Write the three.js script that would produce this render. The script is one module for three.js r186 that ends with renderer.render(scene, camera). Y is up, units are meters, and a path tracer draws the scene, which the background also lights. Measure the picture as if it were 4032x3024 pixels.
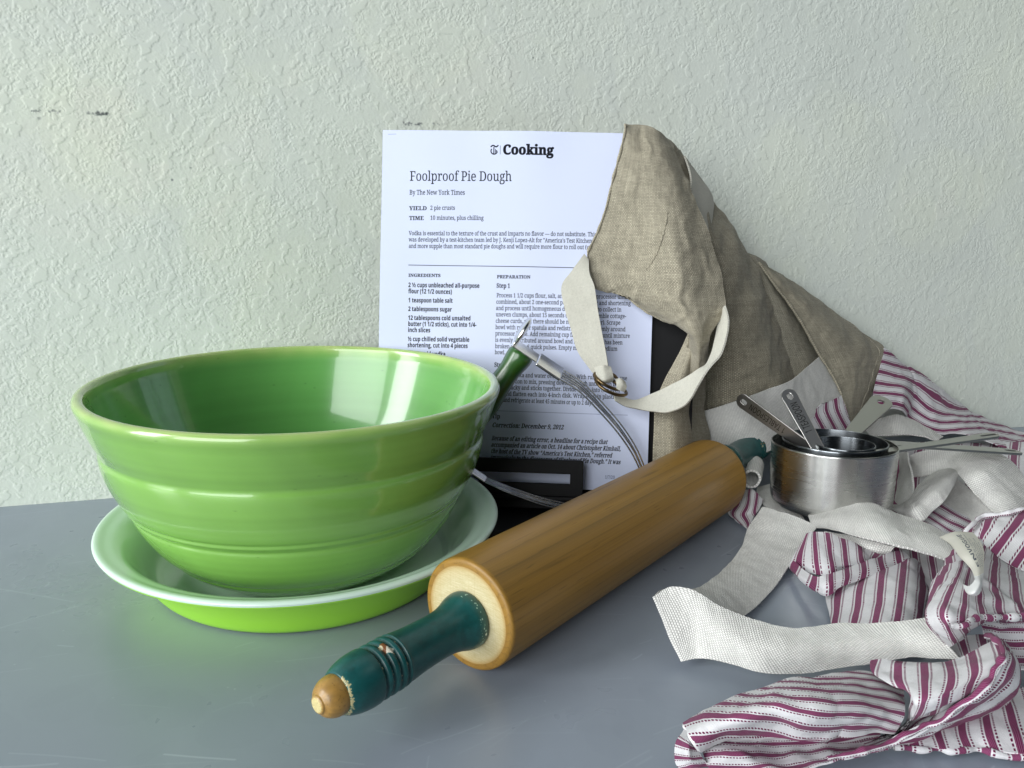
import * as THREE from 'three';
import { RoundedBoxGeometry } from 'three/addons/geometries/RoundedBoxGeometry.js';
import { mergeGeometries } from 'three/addons/utils/BufferGeometryUtils.js';
import { ImprovedNoise } from 'three/addons/math/ImprovedNoise.js';
import { RectAreaLightUniformsLib } from 'three/addons/lights/RectAreaLightUniformsLib.js';

// ---------- camera, light, exposure ----------
const V3 = (a) => new THREE.Vector3(a[0], a[1], a[2]);
const scene = new THREE.Scene();
const CAM = { right:[0.9998,0.02,-0.0045],up:[-0.0205,0.9756,-0.2186],back:[0,0.2186,0.9758] };
const camera = new THREE.PerspectiveCamera(53.1, 4 / 3, 0.01, 20);
camera.position.set(0, 0.2305, 0);
camera.up.copy(V3(CAM.up));
camera.lookAt(camera.position.clone().sub(V3(CAM.back)));
const renderer = new THREE.WebGLRenderer({ antialias: true });
renderer.toneMapping = THREE.LinearToneMapping;
renderer.toneMappingExposure = 1.24;
renderer.shadowMap.enabled = true;
RectAreaLightUniformsLib.init();
scene.background = new THREE.Color().setRGB(0.022, 0.028, 0.04);   // dim room
function areaLight(name, at, to, w, h, color, power) {
  const l = new THREE.RectAreaLight(new THREE.Color().setRGB(...color), power, w, h);
  l.name = name; l.position.set(...at); l.lookAt(...to); scene.add(l); return l;
}
// a tall two-pane window to the left of and behind the camera
const AIM = [-0.1, 0.1, -0.57];
areaLight('window_pane_light', [-3.03, 2.0, 4.8], AIM, 4.1, 4.0, [0.96, 0.99, 1.0], 5.6);
areaLight('window_side_pane_light', [-5.2, 2.0, 2.05], AIM, 1.75, 4.0, [0.97, 0.99, 1.0], 10.5);
// added warm fill without a fixture, lifts the upper right of the wall
areaLight('wall_fill_light', [1.2, 1.6, -0.35], [0.5, 0.5, -0.85], 0.7, 0.7, [1.0, 0.95, 0.84], 0.7);

// ---------- helpers ----------
const noise3 = new ImprovedNoise();
const N = (x, y, z = 0.37) => noise3.noise(x, y, z);
const fbm = (x, y, z = 0.37, o = 3) => { let s = 0, a = 1, t = 0; for (let i = 0; i < o; i++) { s += a * N(x, y, z + i * 7.1); t += a; a *= 0.5; x *= 2.03; y *= 2.03; } return s / t; };
let seed = 12345;
const rnd = () => { seed = (seed * 1664525 + 1013904223) % 4294967296; return seed / 4294967296; };
const clamp = (x, a = 0, b = 1) => Math.min(b, Math.max(a, x));
const sst = (a, b, x) => { const t = clamp((x - a) / (b - a)); return t * t * (3 - 2 * t); };
const lerp = (a, b, t) => a + (b - a) * t;
function tex(w, h, f, srgb, rep) {                                   // f(x, y) -> [r, g, b] 0..1
  const d = new Uint8Array(w * h * 4);
  for (let y = 0, k = 0; y < h; y++) for (let x = 0; x < w; x++, k += 4) {
    const c = f(x, y);
    if (typeof c === 'number') d[k] = d[k + 1] = d[k + 2] = 255 * clamp(c);
    else for (let i = 0; i < 3; i++) d[k + i] = 255 * clamp(c[i]);
    d[k + 3] = 255;
  }
  const t = new THREE.DataTexture(d, w, h);
  return setTex(t, srgb, rep);
}
function setTex(t, srgb, rep) {
  t.magFilter = THREE.LinearFilter; t.minFilter = THREE.LinearMipmapLinearFilter; t.generateMipmaps = true;
  if (srgb) t.colorSpace = THREE.SRGBColorSpace;
  if (rep !== false) t.wrapS = t.wrapT = THREE.RepeatWrapping;
  t.needsUpdate = true; return t;
}
function canvasTex(w, h, draw, srgb = true, rep = false) {
  const c = document.createElement('canvas'); c.width = w; c.height = h;
  draw(c.getContext('2d'), w, h);
  return setTex(new THREE.CanvasTexture(c), srgb, rep);
}
const lin = (r, g, b) => new THREE.Color().setRGB(r, g, b);
const mat = (o) => new THREE.MeshPhysicalMaterial(o);
function tag(o, label, category, group, kind) {
  if (label) o.userData.label = label; if (category) o.userData.category = category;
  if (group) o.userData.group = group; if (kind) o.userData.kind = kind; return o;
}
function part(name, geo, m, parent) {
  const o = new THREE.Mesh(geo, m); o.name = name; o.castShadow = o.receiveShadow = true; (parent || scene).add(o); return o;
}
function thing(name, at, label, category, group) {
  const o = new THREE.Group(); o.name = name; o.position.set(...at); scene.add(o); return tag(o, label, category, group);
}
const lathe = (pts, seg = 96) => new THREE.LatheGeometry(pts.map((p) => new THREE.Vector2(Math.max(p[0], 1e-5), p[1])), seg);
function smooth(pts, n = 6) {                                        // Catmull-Rom through profile points
  const c = new THREE.CatmullRomCurve3(pts.map((p) => new THREE.Vector3(p[0], p[1], 0)), false, 'centripetal');
  return c.getPoints((pts.length - 1) * n).map((p) => [p.x, p.y]);
}
const basis = (X, Y, Z, O) => new THREE.Matrix4().makeBasis(X, Y, Z).setPosition(O);
function cr(p0, p1, p2, p3, t) { return 0.5 * (2 * p1 + (p2 - p0) * t + (2 * p0 - 5 * p1 + 4 * p2 - p3) * t * t + (3 * p1 - p0 - 3 * p2 + p3) * t * t * t); }
function crAt(a, x) {                                                // a: array of number arrays, x in 0..len-1
  const n = a.length - 1, i = Math.min(Math.floor(x), n - 1), t = x - i;
  if (n === 1) return a[0].map((v, k) => lerp(v, a[1][k], t));
  const g = (k) => (k < 0 ? a[0].map((v, q) => 2 * v - a[1][q]) : k > n ? a[n].map((v, q) => 2 * v - a[n - 1][q]) : a[k]);
  const [p, q, r, s] = [g(i - 1), g(i), g(i + 1), g(i + 2)];
  return q.map((_, k) => cr(p[k], q[k], r[k], s[k], t));
}
// A cloth sheet through rows of control points [x, y, z, stripe coordinate], with thickness and fine creases.
const PERIOD = 0.0116;
function sheet(name, P, m, parent, o = {}) {
  const R = P.length, C = P[0].length, nt = o.nt || (R - 1) * 14, ns = o.ns || (C - 1) * 12, th = o.th || 0.0009;
  const G = [], pos = [], nor = [], uv = [], idx = [];
  for (let i = 0; i <= nt; i++) {
    const row = [], x = (i / nt) * (R - 1);
    for (let j = 0; j <= ns; j++) row.push(crAt(P.map((r) => crAt(r, (j / ns) * (C - 1))), x));
    G.push(row);
  }
  const d = (a, b) => Math.hypot(a[0] - b[0], a[1] - b[1], a[2] - b[2]);
  const striped = P[0][0].length > 3, uu = [], vv = [];
  for (let i = 0; i <= nt; i++) { uu.push([0]); for (let j = 1; j <= ns; j++) uu[i].push(uu[i][j - 1] + d(G[i][j], G[i][j - 1])); }
  for (let i = 0; i <= nt; i++) vv.push(i === 0 ? new Array(ns + 1).fill(0) : vv[i - 1].map((v, j) => v + d(G[i][j], G[i - 1][j])));
  const um = uu[nt >> 1], vm = vv.map((r) => r[ns >> 1]);
  const base = parent.position, NN = [], PP = [];
  const at = (i, j) => G[clamp(i, 0, nt)][clamp(j, 0, ns)];
  for (let i = 0; i <= nt; i++) for (let j = 0; j <= ns; j++) {
    const a = at(i, j + 1), b = at(i, j - 1), c = at(i + 1, j), e = at(i - 1, j);
    const n = new THREE.Vector3(c[0] - e[0], c[1] - e[1], c[2] - e[2]).cross(new THREE.Vector3(a[0] - b[0], a[1] - b[1], a[2] - b[2])).normalize();
    const g = G[i][j], f = o.wf || 60, w = (o.wr ?? 0.0006) * (fbm(g[0] * f + 3, g[1] * f + g[2] * f * 0.7, g[2] * f, 3) * 1.6) + (o.cr || 0) * (0.45 - Math.abs(N(g[0] * 34 + g[1] * 19 + N(g[0] * 60, g[1] * 60), g[1] * 26 - g[0] * 9, 5.5)) * 1.7);
    NN.push(n); PP.push(new THREE.Vector3(g[0], g[1], g[2]).addScaledVector(n, w).sub(base));
  }
  const W = ns + 1, n2 = (i, j) => {                                // normals again, of the creased surface
    const q = (a, b) => PP[clamp(a, 0, nt) * W + clamp(b, 0, ns)];
    return q(i + 1, j).clone().sub(q(i - 1, j)).cross(q(i, j + 1).clone().sub(q(i, j - 1))).normalize();
  };
  for (let side = 0; side < 2; side++) for (let i = 0; i <= nt; i++) for (let j = 0; j <= ns; j++) {
    const k = i * W + j, n = n2(i, j); if (!(n.lengthSq() > 0.5)) n.copy(NN[k]);
    const p = PP[k].clone().addScaledVector(n, side ? -th : 0);
    pos.push(p.x, p.y, p.z); if (side) n.negate(); nor.push(n.x, n.y, n.z);
    if (striped) uv.push(G[i][j][3] * PERIOD, o.along === 's' ? um[j] : vm[i]); else uv.push(um[j], vm[i]);
  }
  const H = W * (nt + 1);
  for (let i = 0; i < nt; i++) for (let j = 0; j < ns; j++) {
    const a = i * W + j, b = a + W, c = a + 1, e = b + 1;
    idx.push(a, b, c, c, b, e, H + a, H + c, H + b, H + c, H + e, H + b);
  }
  const rim = (list, out) => {                                       // closes one edge
    const s = pos.length / 3;
    list.forEach((k, q) => {
      for (const kk of [k, H + k]) { pos.push(pos[kk * 3], pos[kk * 3 + 1], pos[kk * 3 + 2]); const v = out(k); nor.push(v.x, v.y, v.z); uv.push(uv[kk * 2], uv[kk * 2 + 1]); }
      if (q) {
        const a = s + q * 2 - 2, b = s + q * 2, A = new THREE.Vector3().fromArray(pos, a * 3), B = new THREE.Vector3().fromArray(pos, (a + 1) * 3), D = new THREE.Vector3().fromArray(pos, b * 3);
        const fn = B.sub(A).cross(D.sub(A)), v = out(k);
        if (fn.dot(v) > 0) idx.push(a, a + 1, b, b, a + 1, b + 1); else idx.push(a, b, a + 1, b, b + 1, a + 1);
      }
    });
  };
  const dir = (k, m2) => PP[k].clone().sub(PP[m2]).normalize();
  const J = [...Array(W).keys()], I = [...Array(nt + 1).keys()];
  rim(J, (k) => dir(k, k + W)); rim(J.map((j) => nt * W + j), (k) => dir(k, k - W));
  rim(I.map((i) => i * W), (k) => dir(k, k + 1)); rim(I.map((i) => i * W + ns), (k) => dir(k, k - 1));
  const g = new THREE.BufferGeometry();
  g.setAttribute('position', new THREE.Float32BufferAttribute(pos, 3));
  g.setAttribute('normal', new THREE.Float32BufferAttribute(nor, 3));
  g.setAttribute('uv', new THREE.Float32BufferAttribute(uv, 2));
  g.setIndex(idx);
  const mesh = part(name, g, m, parent);
  grids.set(mesh, (t, q) => { const i = Math.round(t * nt), j = Math.round(q * ns); return PP[i * W + j].clone().addScaledVector(n2(i, j), 0.0002).add(base).toArray(); });
  return mesh;
}
const grids = new Map();
const along = (mesh, a, b, n = 24) => [...Array(n + 1).keys()].map((k) => grids.get(mesh)(lerp(a[0], b[0], k / n), lerp(a[1], b[1], k / n)));   // points on a sheet
// A wavy cord along points, for rolled hems and seams.
function cord(name, pts, r, m, parent, o = {}) {
  const b = parent.position || new THREE.Vector3(), c = new THREE.CatmullRomCurve3(pts.map((p) => V3(p).sub(o.local ? new THREE.Vector3() : b)), !!o.closed, 'centripetal');
  const seg = o.seg || 60, g = new THREE.TubeGeometry(c, seg, r, o.rs || 10, !!o.closed);
  if (o.lump) {
    const p = g.attributes.position, n = g.attributes.normal;
    for (let i = 0; i < p.count; i++) { const w = o.lump * N(p.getX(i) * 160, p.getY(i) * 160 + 5, p.getZ(i) * 160); p.setXYZ(i, p.getX(i) + n.getX(i) * w, p.getY(i) + n.getY(i) * w, p.getZ(i) + n.getZ(i) * w); }
    g.computeVertexNormals();
  }
  const L = c.getLength(), u = g.attributes.uv;
  for (let i = 0; i < u.count; i++) { const a = u.getY(i) * 6.28 * r, l = u.getX(i) * L; if (o.cross) u.setXY(i, l, a); else u.setXY(i, a, l); }
  return part(name, g, m, parent);
}

// ---------- textures and materials ----------
const WALL_W = 1.5, WALL_H = 1.0;                                    // metres that the wall textures cover
const wallBump = tex(2048, 1400, (px, py) => {
  const x = (px / 2048) * WALL_W * 1000, y = (py / 1400) * WALL_H * 1000;   // millimetres
  const wx = x + 2.4 * N(x / 4, y / 4, 3) + 1.1 * N(x / 1.8, y / 1.8, 13), wy = y + 2.4 * N(x / 4, y / 4, 9) + 1.1 * N(x / 1.8, y / 1.8, 17);
  const fine = sst(-0.1, 0.22, N(wx / 1.6, wy / 1.75, 1.3) + 0.6 * N(wx / 3.3, wy / 3.8, 4.4));
  const amount = sst(-0.45, 0.35, N(x / 17, y / 20, 8.8) + 0.5 * N(x / 60, y / 60, 3.8));
  const blob = sst(0.2, 0.3, N(wx / 7, wy / 8.5, 21.7) + 0.18 * N(wx / 2.6, wy / 2.6, 2.2));
  return 0.2 + Math.max(fine * (0.12 + 0.42 * amount), blob * 0.56) + 0.05 * N(x / 1.1, y / 1.1, 6) + 0.12 * N(x / 40, y / 40, 2);
}, false, false);
const wallMap = canvasTex(2048, 1365, (g, w, h) => {
  g.fillStyle = '#dde3da'; g.fillRect(0, 0, w, h);
  const k = w / WALL_W, spot = (u, v, r, c) => { g.fillStyle = c; g.beginPath(); g.ellipse(u * k, h - v * k, r, r * 0.7, 0, 0, 7); g.fill(); };
  const smear = (a, b, n, r, dark) => { for (let i = 0; i < n; i++) { const t = rnd(); spot(lerp(a[0], b[0], t) + (rnd() - 0.5) * 0.001, lerp(a[1], b[1], t) + (rnd() - 0.5) * 0.002, 0.62 * r * (0.3 + rnd() * 0.8), `rgba(38,44,52,${dark * (0.4 + 0.6 * rnd())})`); } };
  smear([0.0521,0.2933], [0.0632,0.2933], 12, 1.6, 0.9); smear([0.0644,0.2937], [0.0703,0.2937], 8, 1.5, 0.9);
  smear([0.0863,0.2936], [0.0929,0.2936], 16, 1.6, 0.6); smear([0.0923,0.2939], [0.1008,0.2941], 46, 2.0, 0.85); smear([0.0559,0.2904], [0.0558,0.2867], 5, 1.3, 0.8);
  smear([0.316,0.2981], [0.3311,0.2981], 26, 1.7, 0.9); smear([0.3379,0.2988], [0.3502,0.299], 9, 1.2, 0.7);
  smear([0.1398,0.249], [0.1405,0.2487], 3, 1.6, 0.9); smear([0.6637,0.2768], [0.6655,0.2744], 4, 1.4, 0.9);
  smear([0.036,0.2336], [0.0363,0.2333], 2, 1.3, 0.8); smear([0.2118,0.1377], [0.2118,0.1225], 3, 1, 0.4);
  for (let i = 0; i < 900; i++) { g.fillStyle = rnd() < 0.5 ? 'rgba(150,160,150,0.022)' : 'rgba(240,244,236,0.03)'; const r = 10 + rnd() * 120; g.beginPath(); g.ellipse(rnd() * w, rnd() * h, r, r * (0.4 + rnd() * 0.6), rnd() * 3, 0, 7); g.fill(); }
  for (let i = 0; i < 70; i++) spot(rnd() * WALL_W, rnd() * WALL_H, 0.5 + rnd() * 0.6, 'rgba(70,76,74,0.55)');
});
const M = {};
M.wall = mat({ color: lin(1, 1, 1), map: wallMap, roughness: 0.75, specularIntensity: 0.35, bumpMap: wallBump, bumpScale: 0.00042 });
const tableMap = canvasTex(2048, 2048, (g, w, h) => {
  g.fillStyle = '#929ba8'; g.fillRect(0, 0, w, h);
  for (let i = 0; i < 2600; i++) { g.fillStyle = rnd() < 0.5 ? 'rgba(60,66,74,0.012)' : 'rgba(190,200,210,0.012)'; const r = 4 + rnd() * 60; g.beginPath(); g.ellipse(rnd() * w, rnd() * h, r, r * (0.3 + rnd()), rnd() * 3, 0, 7); g.fill(); }
  g.lineCap = 'round';
  for (let i = 0; i < 900; i++) {
    const x = rnd() * w, y = rnd() * h, a = rnd() < 0.6 ? -0.5 + rnd() * 0.9 : rnd() * 3.14, l = 12 + 150 * rnd() * rnd(), c = (rnd() - 0.5) * 6;
    g.strokeStyle = `rgba(214,224,232,${0.07 + 0.5 * rnd() * rnd() * rnd()})`; g.lineWidth = 0.9 + 1.7 * rnd() * rnd();
    g.beginPath(); g.moveTo(x, y); g.quadraticCurveTo(x + Math.cos(a) * l / 2 - Math.sin(a) * c, y + Math.sin(a) * l / 2 + Math.cos(a) * c, x + Math.cos(a) * l, y + Math.sin(a) * l); g.stroke();
  }
  for (let i = 0; i < 260; i++) { g.fillStyle = `rgba(220,226,230,${0.15 + 0.3 * rnd()})`; g.fillRect(rnd() * w, rnd() * h, 1 + rnd() * 1.4, 1 + rnd() * 1.4); }
});
const tableRough = tex(512, 512, (x, y) => 0.31 + 0.07 * fbm(x / 60, y / 60, 1, 4) + 0.05 * N(x / 4, y / 4), false);
M.table = mat({ color: lin(1, 1, 1), map: tableMap, roughness: 1, roughnessMap: tableRough, specularIntensity: 0.9 });

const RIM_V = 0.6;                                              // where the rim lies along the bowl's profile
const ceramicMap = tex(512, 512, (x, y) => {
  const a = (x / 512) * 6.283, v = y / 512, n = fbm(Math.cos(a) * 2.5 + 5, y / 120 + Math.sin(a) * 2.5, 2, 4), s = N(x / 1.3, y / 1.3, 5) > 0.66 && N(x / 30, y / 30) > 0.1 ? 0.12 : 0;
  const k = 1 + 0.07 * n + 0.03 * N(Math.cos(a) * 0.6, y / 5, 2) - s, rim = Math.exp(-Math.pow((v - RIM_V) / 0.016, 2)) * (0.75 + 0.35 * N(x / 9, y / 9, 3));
  const q = sst(RIM_V, RIM_V + 0.03, v); return [lerp(lerp(0.515, 0.41, q), 0.72, rim) * k, lerp(lerp(0.712, 0.655, q), 0.78, rim) * k, lerp(lerp(0.335, 0.34, q), 0.5, rim) * k];  // inside of the bowl painted darker and cooler, shade and sky reflection in the colour
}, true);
const glazeBump = tex(512, 512, (x, y) => 0.5 + 0.25 * fbm(x / 46, y / 30, 6, 3) + 0.04 * N(x / 5, y / 5, 2), false);
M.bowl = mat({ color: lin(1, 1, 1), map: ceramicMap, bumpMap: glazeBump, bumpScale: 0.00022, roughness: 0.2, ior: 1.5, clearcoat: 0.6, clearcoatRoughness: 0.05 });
M.plateOut = mat({ color: lin(0.36, 0.76, 0.05), roughness: 0.3, ior: 1.5 });
M.plateIn = mat({ color: lin(0.68, 0.85, 0.74), roughness: 0.12, ior: 1.52 });

const woodRings = (w, h, f) => tex(w, h, f, true);
const rollerMap = woodRings(512, 1024, (px, py) => {
  const a = (px / 512) * 6.2832, z = (py / 1024) * 286;              // millimetres on a 29.8 mm radius
  const X = 30 * Math.cos(a), Y = 30 * Math.sin(a);
  const dist = Math.hypot(X + 66 + z * 0.035 + 3 * N(z / 70, 2), Y - 14 - z * 0.05 + 4 * N(z / 90, 5)) + 0.8 * N(X / 9, Y / 9, z / 60);
  const ph = dist / 4.6 - Math.floor(dist / 4.6), line = Math.pow(ph, 7);
  const pore = N(a * 90, z / 9, 3) * 0.5 + N(a * 210, z / 14, 8) * 0.5, big = fbm(a * 3, z / 45, 4, 3);
  const spot = sst(0.5, 0.62, N(X / 5, Y / 5, z / 7)) * 0.18 + sst(0.55, 0.66, N(a * 60, z / 1.6, 12)) * 0.2;
  const edge = Math.max(sst(6, 0, z), sst(280, 286, z)) * (0.6 + 0.6 * N(a * 9, z / 3));
  const k = 1 - 0.13 * line + 0.1 * pore + 0.12 * big - spot;
  return [lerp(0.6 * k, 0.73, edge), lerp(0.452 * k, 0.62, edge), lerp(0.19 * k, 0.42, edge)];
});
M.roller = mat({ color: lin(1, 1, 1), map: rollerMap, roughness: 0.46, ior: 1.45, clearcoat: 0.1, clearcoatRoughness: 0.3 });
const endMap = canvasTex(512, 512, (g, w, h) => {
  g.fillStyle = '#c8bc94'; g.fillRect(0, 0, w, h);
  for (let i = 0; i < 5000; i++) { g.fillStyle = rnd() < 0.5 ? 'rgba(140,118,66,0.10)' : 'rgba(244,240,214,0.12)'; const y = rnd() * h; g.fillRect(rnd() * w, y, 6 + rnd() * 40, 1 + rnd() * 2); }
  for (let i = 0; i < 40; i++) { g.strokeStyle = `rgba(150,122,70,${0.05 + 0.1 * rnd()})`; g.lineWidth = 1 + rnd() * 2; g.beginPath(); g.arc(w * 0.5 + 900, h * 0.3, 700 + i * 18 + rnd() * 6, 0, 7); g.stroke(); }
  const gr = g.createRadialGradient(w / 2, h / 2, w * 0.31, w / 2, h / 2, w * 0.43); gr.addColorStop(0, 'rgba(176,130,52,0)'); gr.addColorStop(0.7, 'rgba(176,130,52,0.16)'); gr.addColorStop(1, 'rgba(150,98,26,0.5)');
  g.fillStyle = gr; g.fillRect(0, 0, w, h);
});
M.rollerEnd = mat({ color: lin(1, 1, 1), map: endMap, roughness: 0.6 });
const handleMap = canvasTex(512, 512, (g, w, h) => {                  // u round the handle, v from the roller (bottom) to the tip
  g.fillStyle = '#12504f'; g.fillRect(0, 0, w, h);
  for (let i = 0; i < 900; i++) { g.fillStyle = rnd() < 0.5 ? 'rgba(8,40,44,0.12)' : 'rgba(40,120,120,0.08)'; const r = 2 + rnd() * 22; g.beginPath(); g.ellipse(rnd() * w, rnd() * h, r, r * 0.6, rnd() * 3, 0, 7); g.fill(); }
  const chip = (u, v, r, c) => { g.fillStyle = c; for (let q = -1; q <= 1; q++) { g.beginPath(); for (let a = 0; a < 9; a++) { const t = (a / 9) * 6.283, rr = r * (0.6 + 0.6 * rnd()); g.lineTo((u + q) * w + Math.cos(t) * rr * 1.3, (1 - v) * h + Math.sin(t) * rr); } g.fill(); } };
  chip(0.045, 0.70, 17, '#7d4a25'); chip(0.07, 0.69, 14, '#e4dccb'); chip(0.03, 0.72, 7, '#cfc5a4');
  for (let i = 0; i < 60; i++) chip(rnd() * 0.4 - 0.02, [0.628, 0.68, 0.735, 0.787][i % 4] + (rnd() - 0.5) * 0.012, 1 + rnd() * 2.8, ['#8c6a45', '#c9bd98', '#5b2f1a'][i % 3]);
  for (let i = 0; i < 160; i++) chip(0.05 + rnd() * 0.45, 0.995 - rnd() * rnd() * 0.016, 1 + rnd() * 2.2, '#b9ad80');
  for (let i = 0; i < 46; i++) chip(rnd() * 0.4, 0.02 + rnd() * 0.05, 0.6 + rnd() * 1.8, '#9fc0b4');
  chip(0.27, 0.03, 4, '#dfe9dc');
}, true, true);
M.handle = mat({ color: lin(1, 1, 1), map: handleMap, roughness: 0.36, ior: 1.48, clearcoat: 0.2, clearcoatRoughness: 0.3 });
const knobMap = tex(256, 128, (x, y) => { const k = 1 + 0.22 * fbm(x / 14, y / 30, 2, 4) - (N(x / 6, y / 5, 9) > 0.45 ? 0.16 : 0), t = sst(96, 112, y); return [lerp(0.64, 0.82, t) * k, lerp(0.49, 0.76, t) * k, lerp(0.24, 0.54, t) * k]; }, true);
M.knob = mat({ color: lin(1, 1, 1), map: knobMap, roughness: 0.4, clearcoat: 0.3, clearcoatRoughness: 0.3 });

M.steel = mat({ color: lin(0.56, 0.56, 0.54), metalness: 1, roughness: 0.3, anisotropy: 0.8, anisotropyRotation: Math.PI / 2 });
const rowR = []; for (let i = 0; i < 512; i++) rowR.push((rnd() - 0.5) * 0.06);
const smudge = tex(512, 512, (x, y) => 0.6 + rowR[y] + 0.07 * fbm(x / 70 + 0.3, y / 90 + 0.7, 4.3, 2), false);
M.steel.roughnessMap = smudge; M.steel.roughness = 0.46;
M.steelHandle = mat({ color: lin(0.44, 0.43, 0.4), metalness: 1, roughness: 0.32 });
M.chrome = mat({ color: lin(0.78, 0.79, 0.8), metalness: 1, roughness: 0.16 });
M.brass = mat({ color: lin(0.17, 0.12, 0.065), metalness: 1, roughness: 0.28 });
M.greenWood = mat({ color: lin(0.025, 0.095, 0.014), roughness: 0.3, clearcoat: 0.5, clearcoatRoughness: 0.15 });
M.black = mat({ color: lin(0.005, 0.005, 0.006), roughness: 0.55, specularIntensity: 0.5 });

// linen: plain weave with uneven yarns, 0.09 m a tile
const LIN = 84, yarnA = [], yarnB = [];
for (let i = 0; i < LIN; i++) { yarnA.push(rnd()); yarnB.push(rnd()); }
const linenAt = (px, py, s) => {
  const x = (px / s) * LIN, y = (py / s) * LIN, i = Math.floor(x), j = Math.floor(y), fx = x - i - 0.5, fy = y - j - 0.5, over = (i + j) % 2 === 0;
  const v = over ? (1 - 2.6 * fx * fx) * (0.75 + 0.25 * Math.cos(fy * 3.1)) : (1 - 2.6 * fy * fy) * (0.75 + 0.25 * Math.cos(fx * 3.1));
  const y2 = over ? yarnA[i % LIN] : yarnB[j % LIN], slub = N(over ? i * 3.1 : x / 5, over ? y / 5 : j * 3.1, 2);
  return [v, y2, slub, over];
};
const linenMap = tex(1024, 1024, (x, y) => {
  const [v, q, s, over] = linenAt(x, y, 1024), k = 0.55 + 0.43 * clamp(v) + (q - 0.5) * 0.11 + s * 0.14, o = over ? 1.06 : 0.92;
  return [0.72 * k * o, 0.69 * k * o, 0.617 * k * o];
}, true);
const linenBump = tex(1024, 1024, (x, y) => { const [v, q, s] = linenAt(x, y, 1024); return 0.25 + 0.4 * clamp(v) + 0.15 * q + 0.12 * s; }, false);
const tile = (t, m) => { const c = t.clone(); c.repeat.set(1 / m, 1 / m); c.needsUpdate = true; return c; };
const clothMat = (map, bump, size, bs, color) => mat({ color, map: tile(map, size), bumpMap: tile(bump, size), bumpScale: bs, roughness: 0.95, specularIntensity: 0.2, sheen: 0.25, sheenRoughness: 0.7, sheenColor: lin(1, 1, 1) });
M.linen = clothMat(linenMap, linenBump, 0.09, 0.0006, lin(1, 1, 0.98));
M.linenGrey = clothMat(linenMap, linenBump, 0.09, 0.0005, lin(0.95, 0.97, 0.98));
// webbing: chunky basket weave, 24 mm a tile
const webAt = (px, py) => { const x = (px / 512) * 20, y = (py / 512) * 16, j = Math.floor(y), xx = x + (j % 2) * 0.5, i = Math.floor(xx), fx = xx - i - 0.5, fy = y - j - 0.5; return [clamp(1 - 3 * fx * fx - 2.6 * fy * fy), N(i * 2.7, j * 3.3, 4)]; };
const webMap = tex(512, 512, (x, y) => { const [v, q] = webAt(x, y), k = 0.8 + 0.2 * v + 0.05 * q; return [0.965 * k, 0.96 * k, 0.94 * k]; }, true);
const webBump = tex(512, 512, (x, y) => { const [v, q] = webAt(x, y); return 0.3 + 0.55 * v + 0.1 * q; }, false);
M.web = clothMat(webMap, webBump, 0.022, 0.0007, lin(1, 1, 1));
M.tape = clothMat(webMap, webBump, 0.014, 0.0003, lin(0.8, 0.79, 0.72));
// ticking stripes: four periods across, u across the stripes
const stripeAt = (px, py) => {
  const u = (px / 512) * 4, f = u - Math.floor(u) - 0.5, a = Math.abs(f), mm = (py / 512) * 46.4;
  const twill = 0.5 + 0.5 * Math.sin(6.283 * ((px / 512) * 46.4 / 0.9 + mm / 0.9));
  const main = sst(0.165, 0.14, a), dot = sst(0.044, 0.028, Math.abs(a - 0.255)) * sst(-0.5, -0.1, Math.sin(6.283 * mm / 1.3));
  const weave = 0.5 + 0.5 * Math.sin(6.283 * mm / 0.55) * Math.sin(6.283 * (px / 512) * 46.4 / 0.6);
  return [Math.max(main * (0.58 + 0.42 * twill), dot), weave];
};
const stripeMap = tex(512, 512, (x, y) => { const [r, w] = stripeAt(x, y), k = 0.93 + 0.07 * w + 0.03 * N(x / 6, y / 6); return [lerp(0.92, 0.44, r) * k, lerp(0.915, 0.08, r) * k, lerp(0.92, 0.27, r) * k]; }, true);
const stripeBump = tex(512, 512, (x, y) => { const [r, w] = stripeAt(x, y); return 0.3 + 0.25 * w + 0.3 * r + 0.3 * fbm(x / 40, y / 40, 5, 3); }, false);
M.hem = mat({ color: lin(0.78, 0.78, 0.78), roughness: 0.95 });
M.stripe = clothMat(stripeMap, stripeBump, 0.0464, 0.0006, lin(0.95, 0.95, 0.96));

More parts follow.
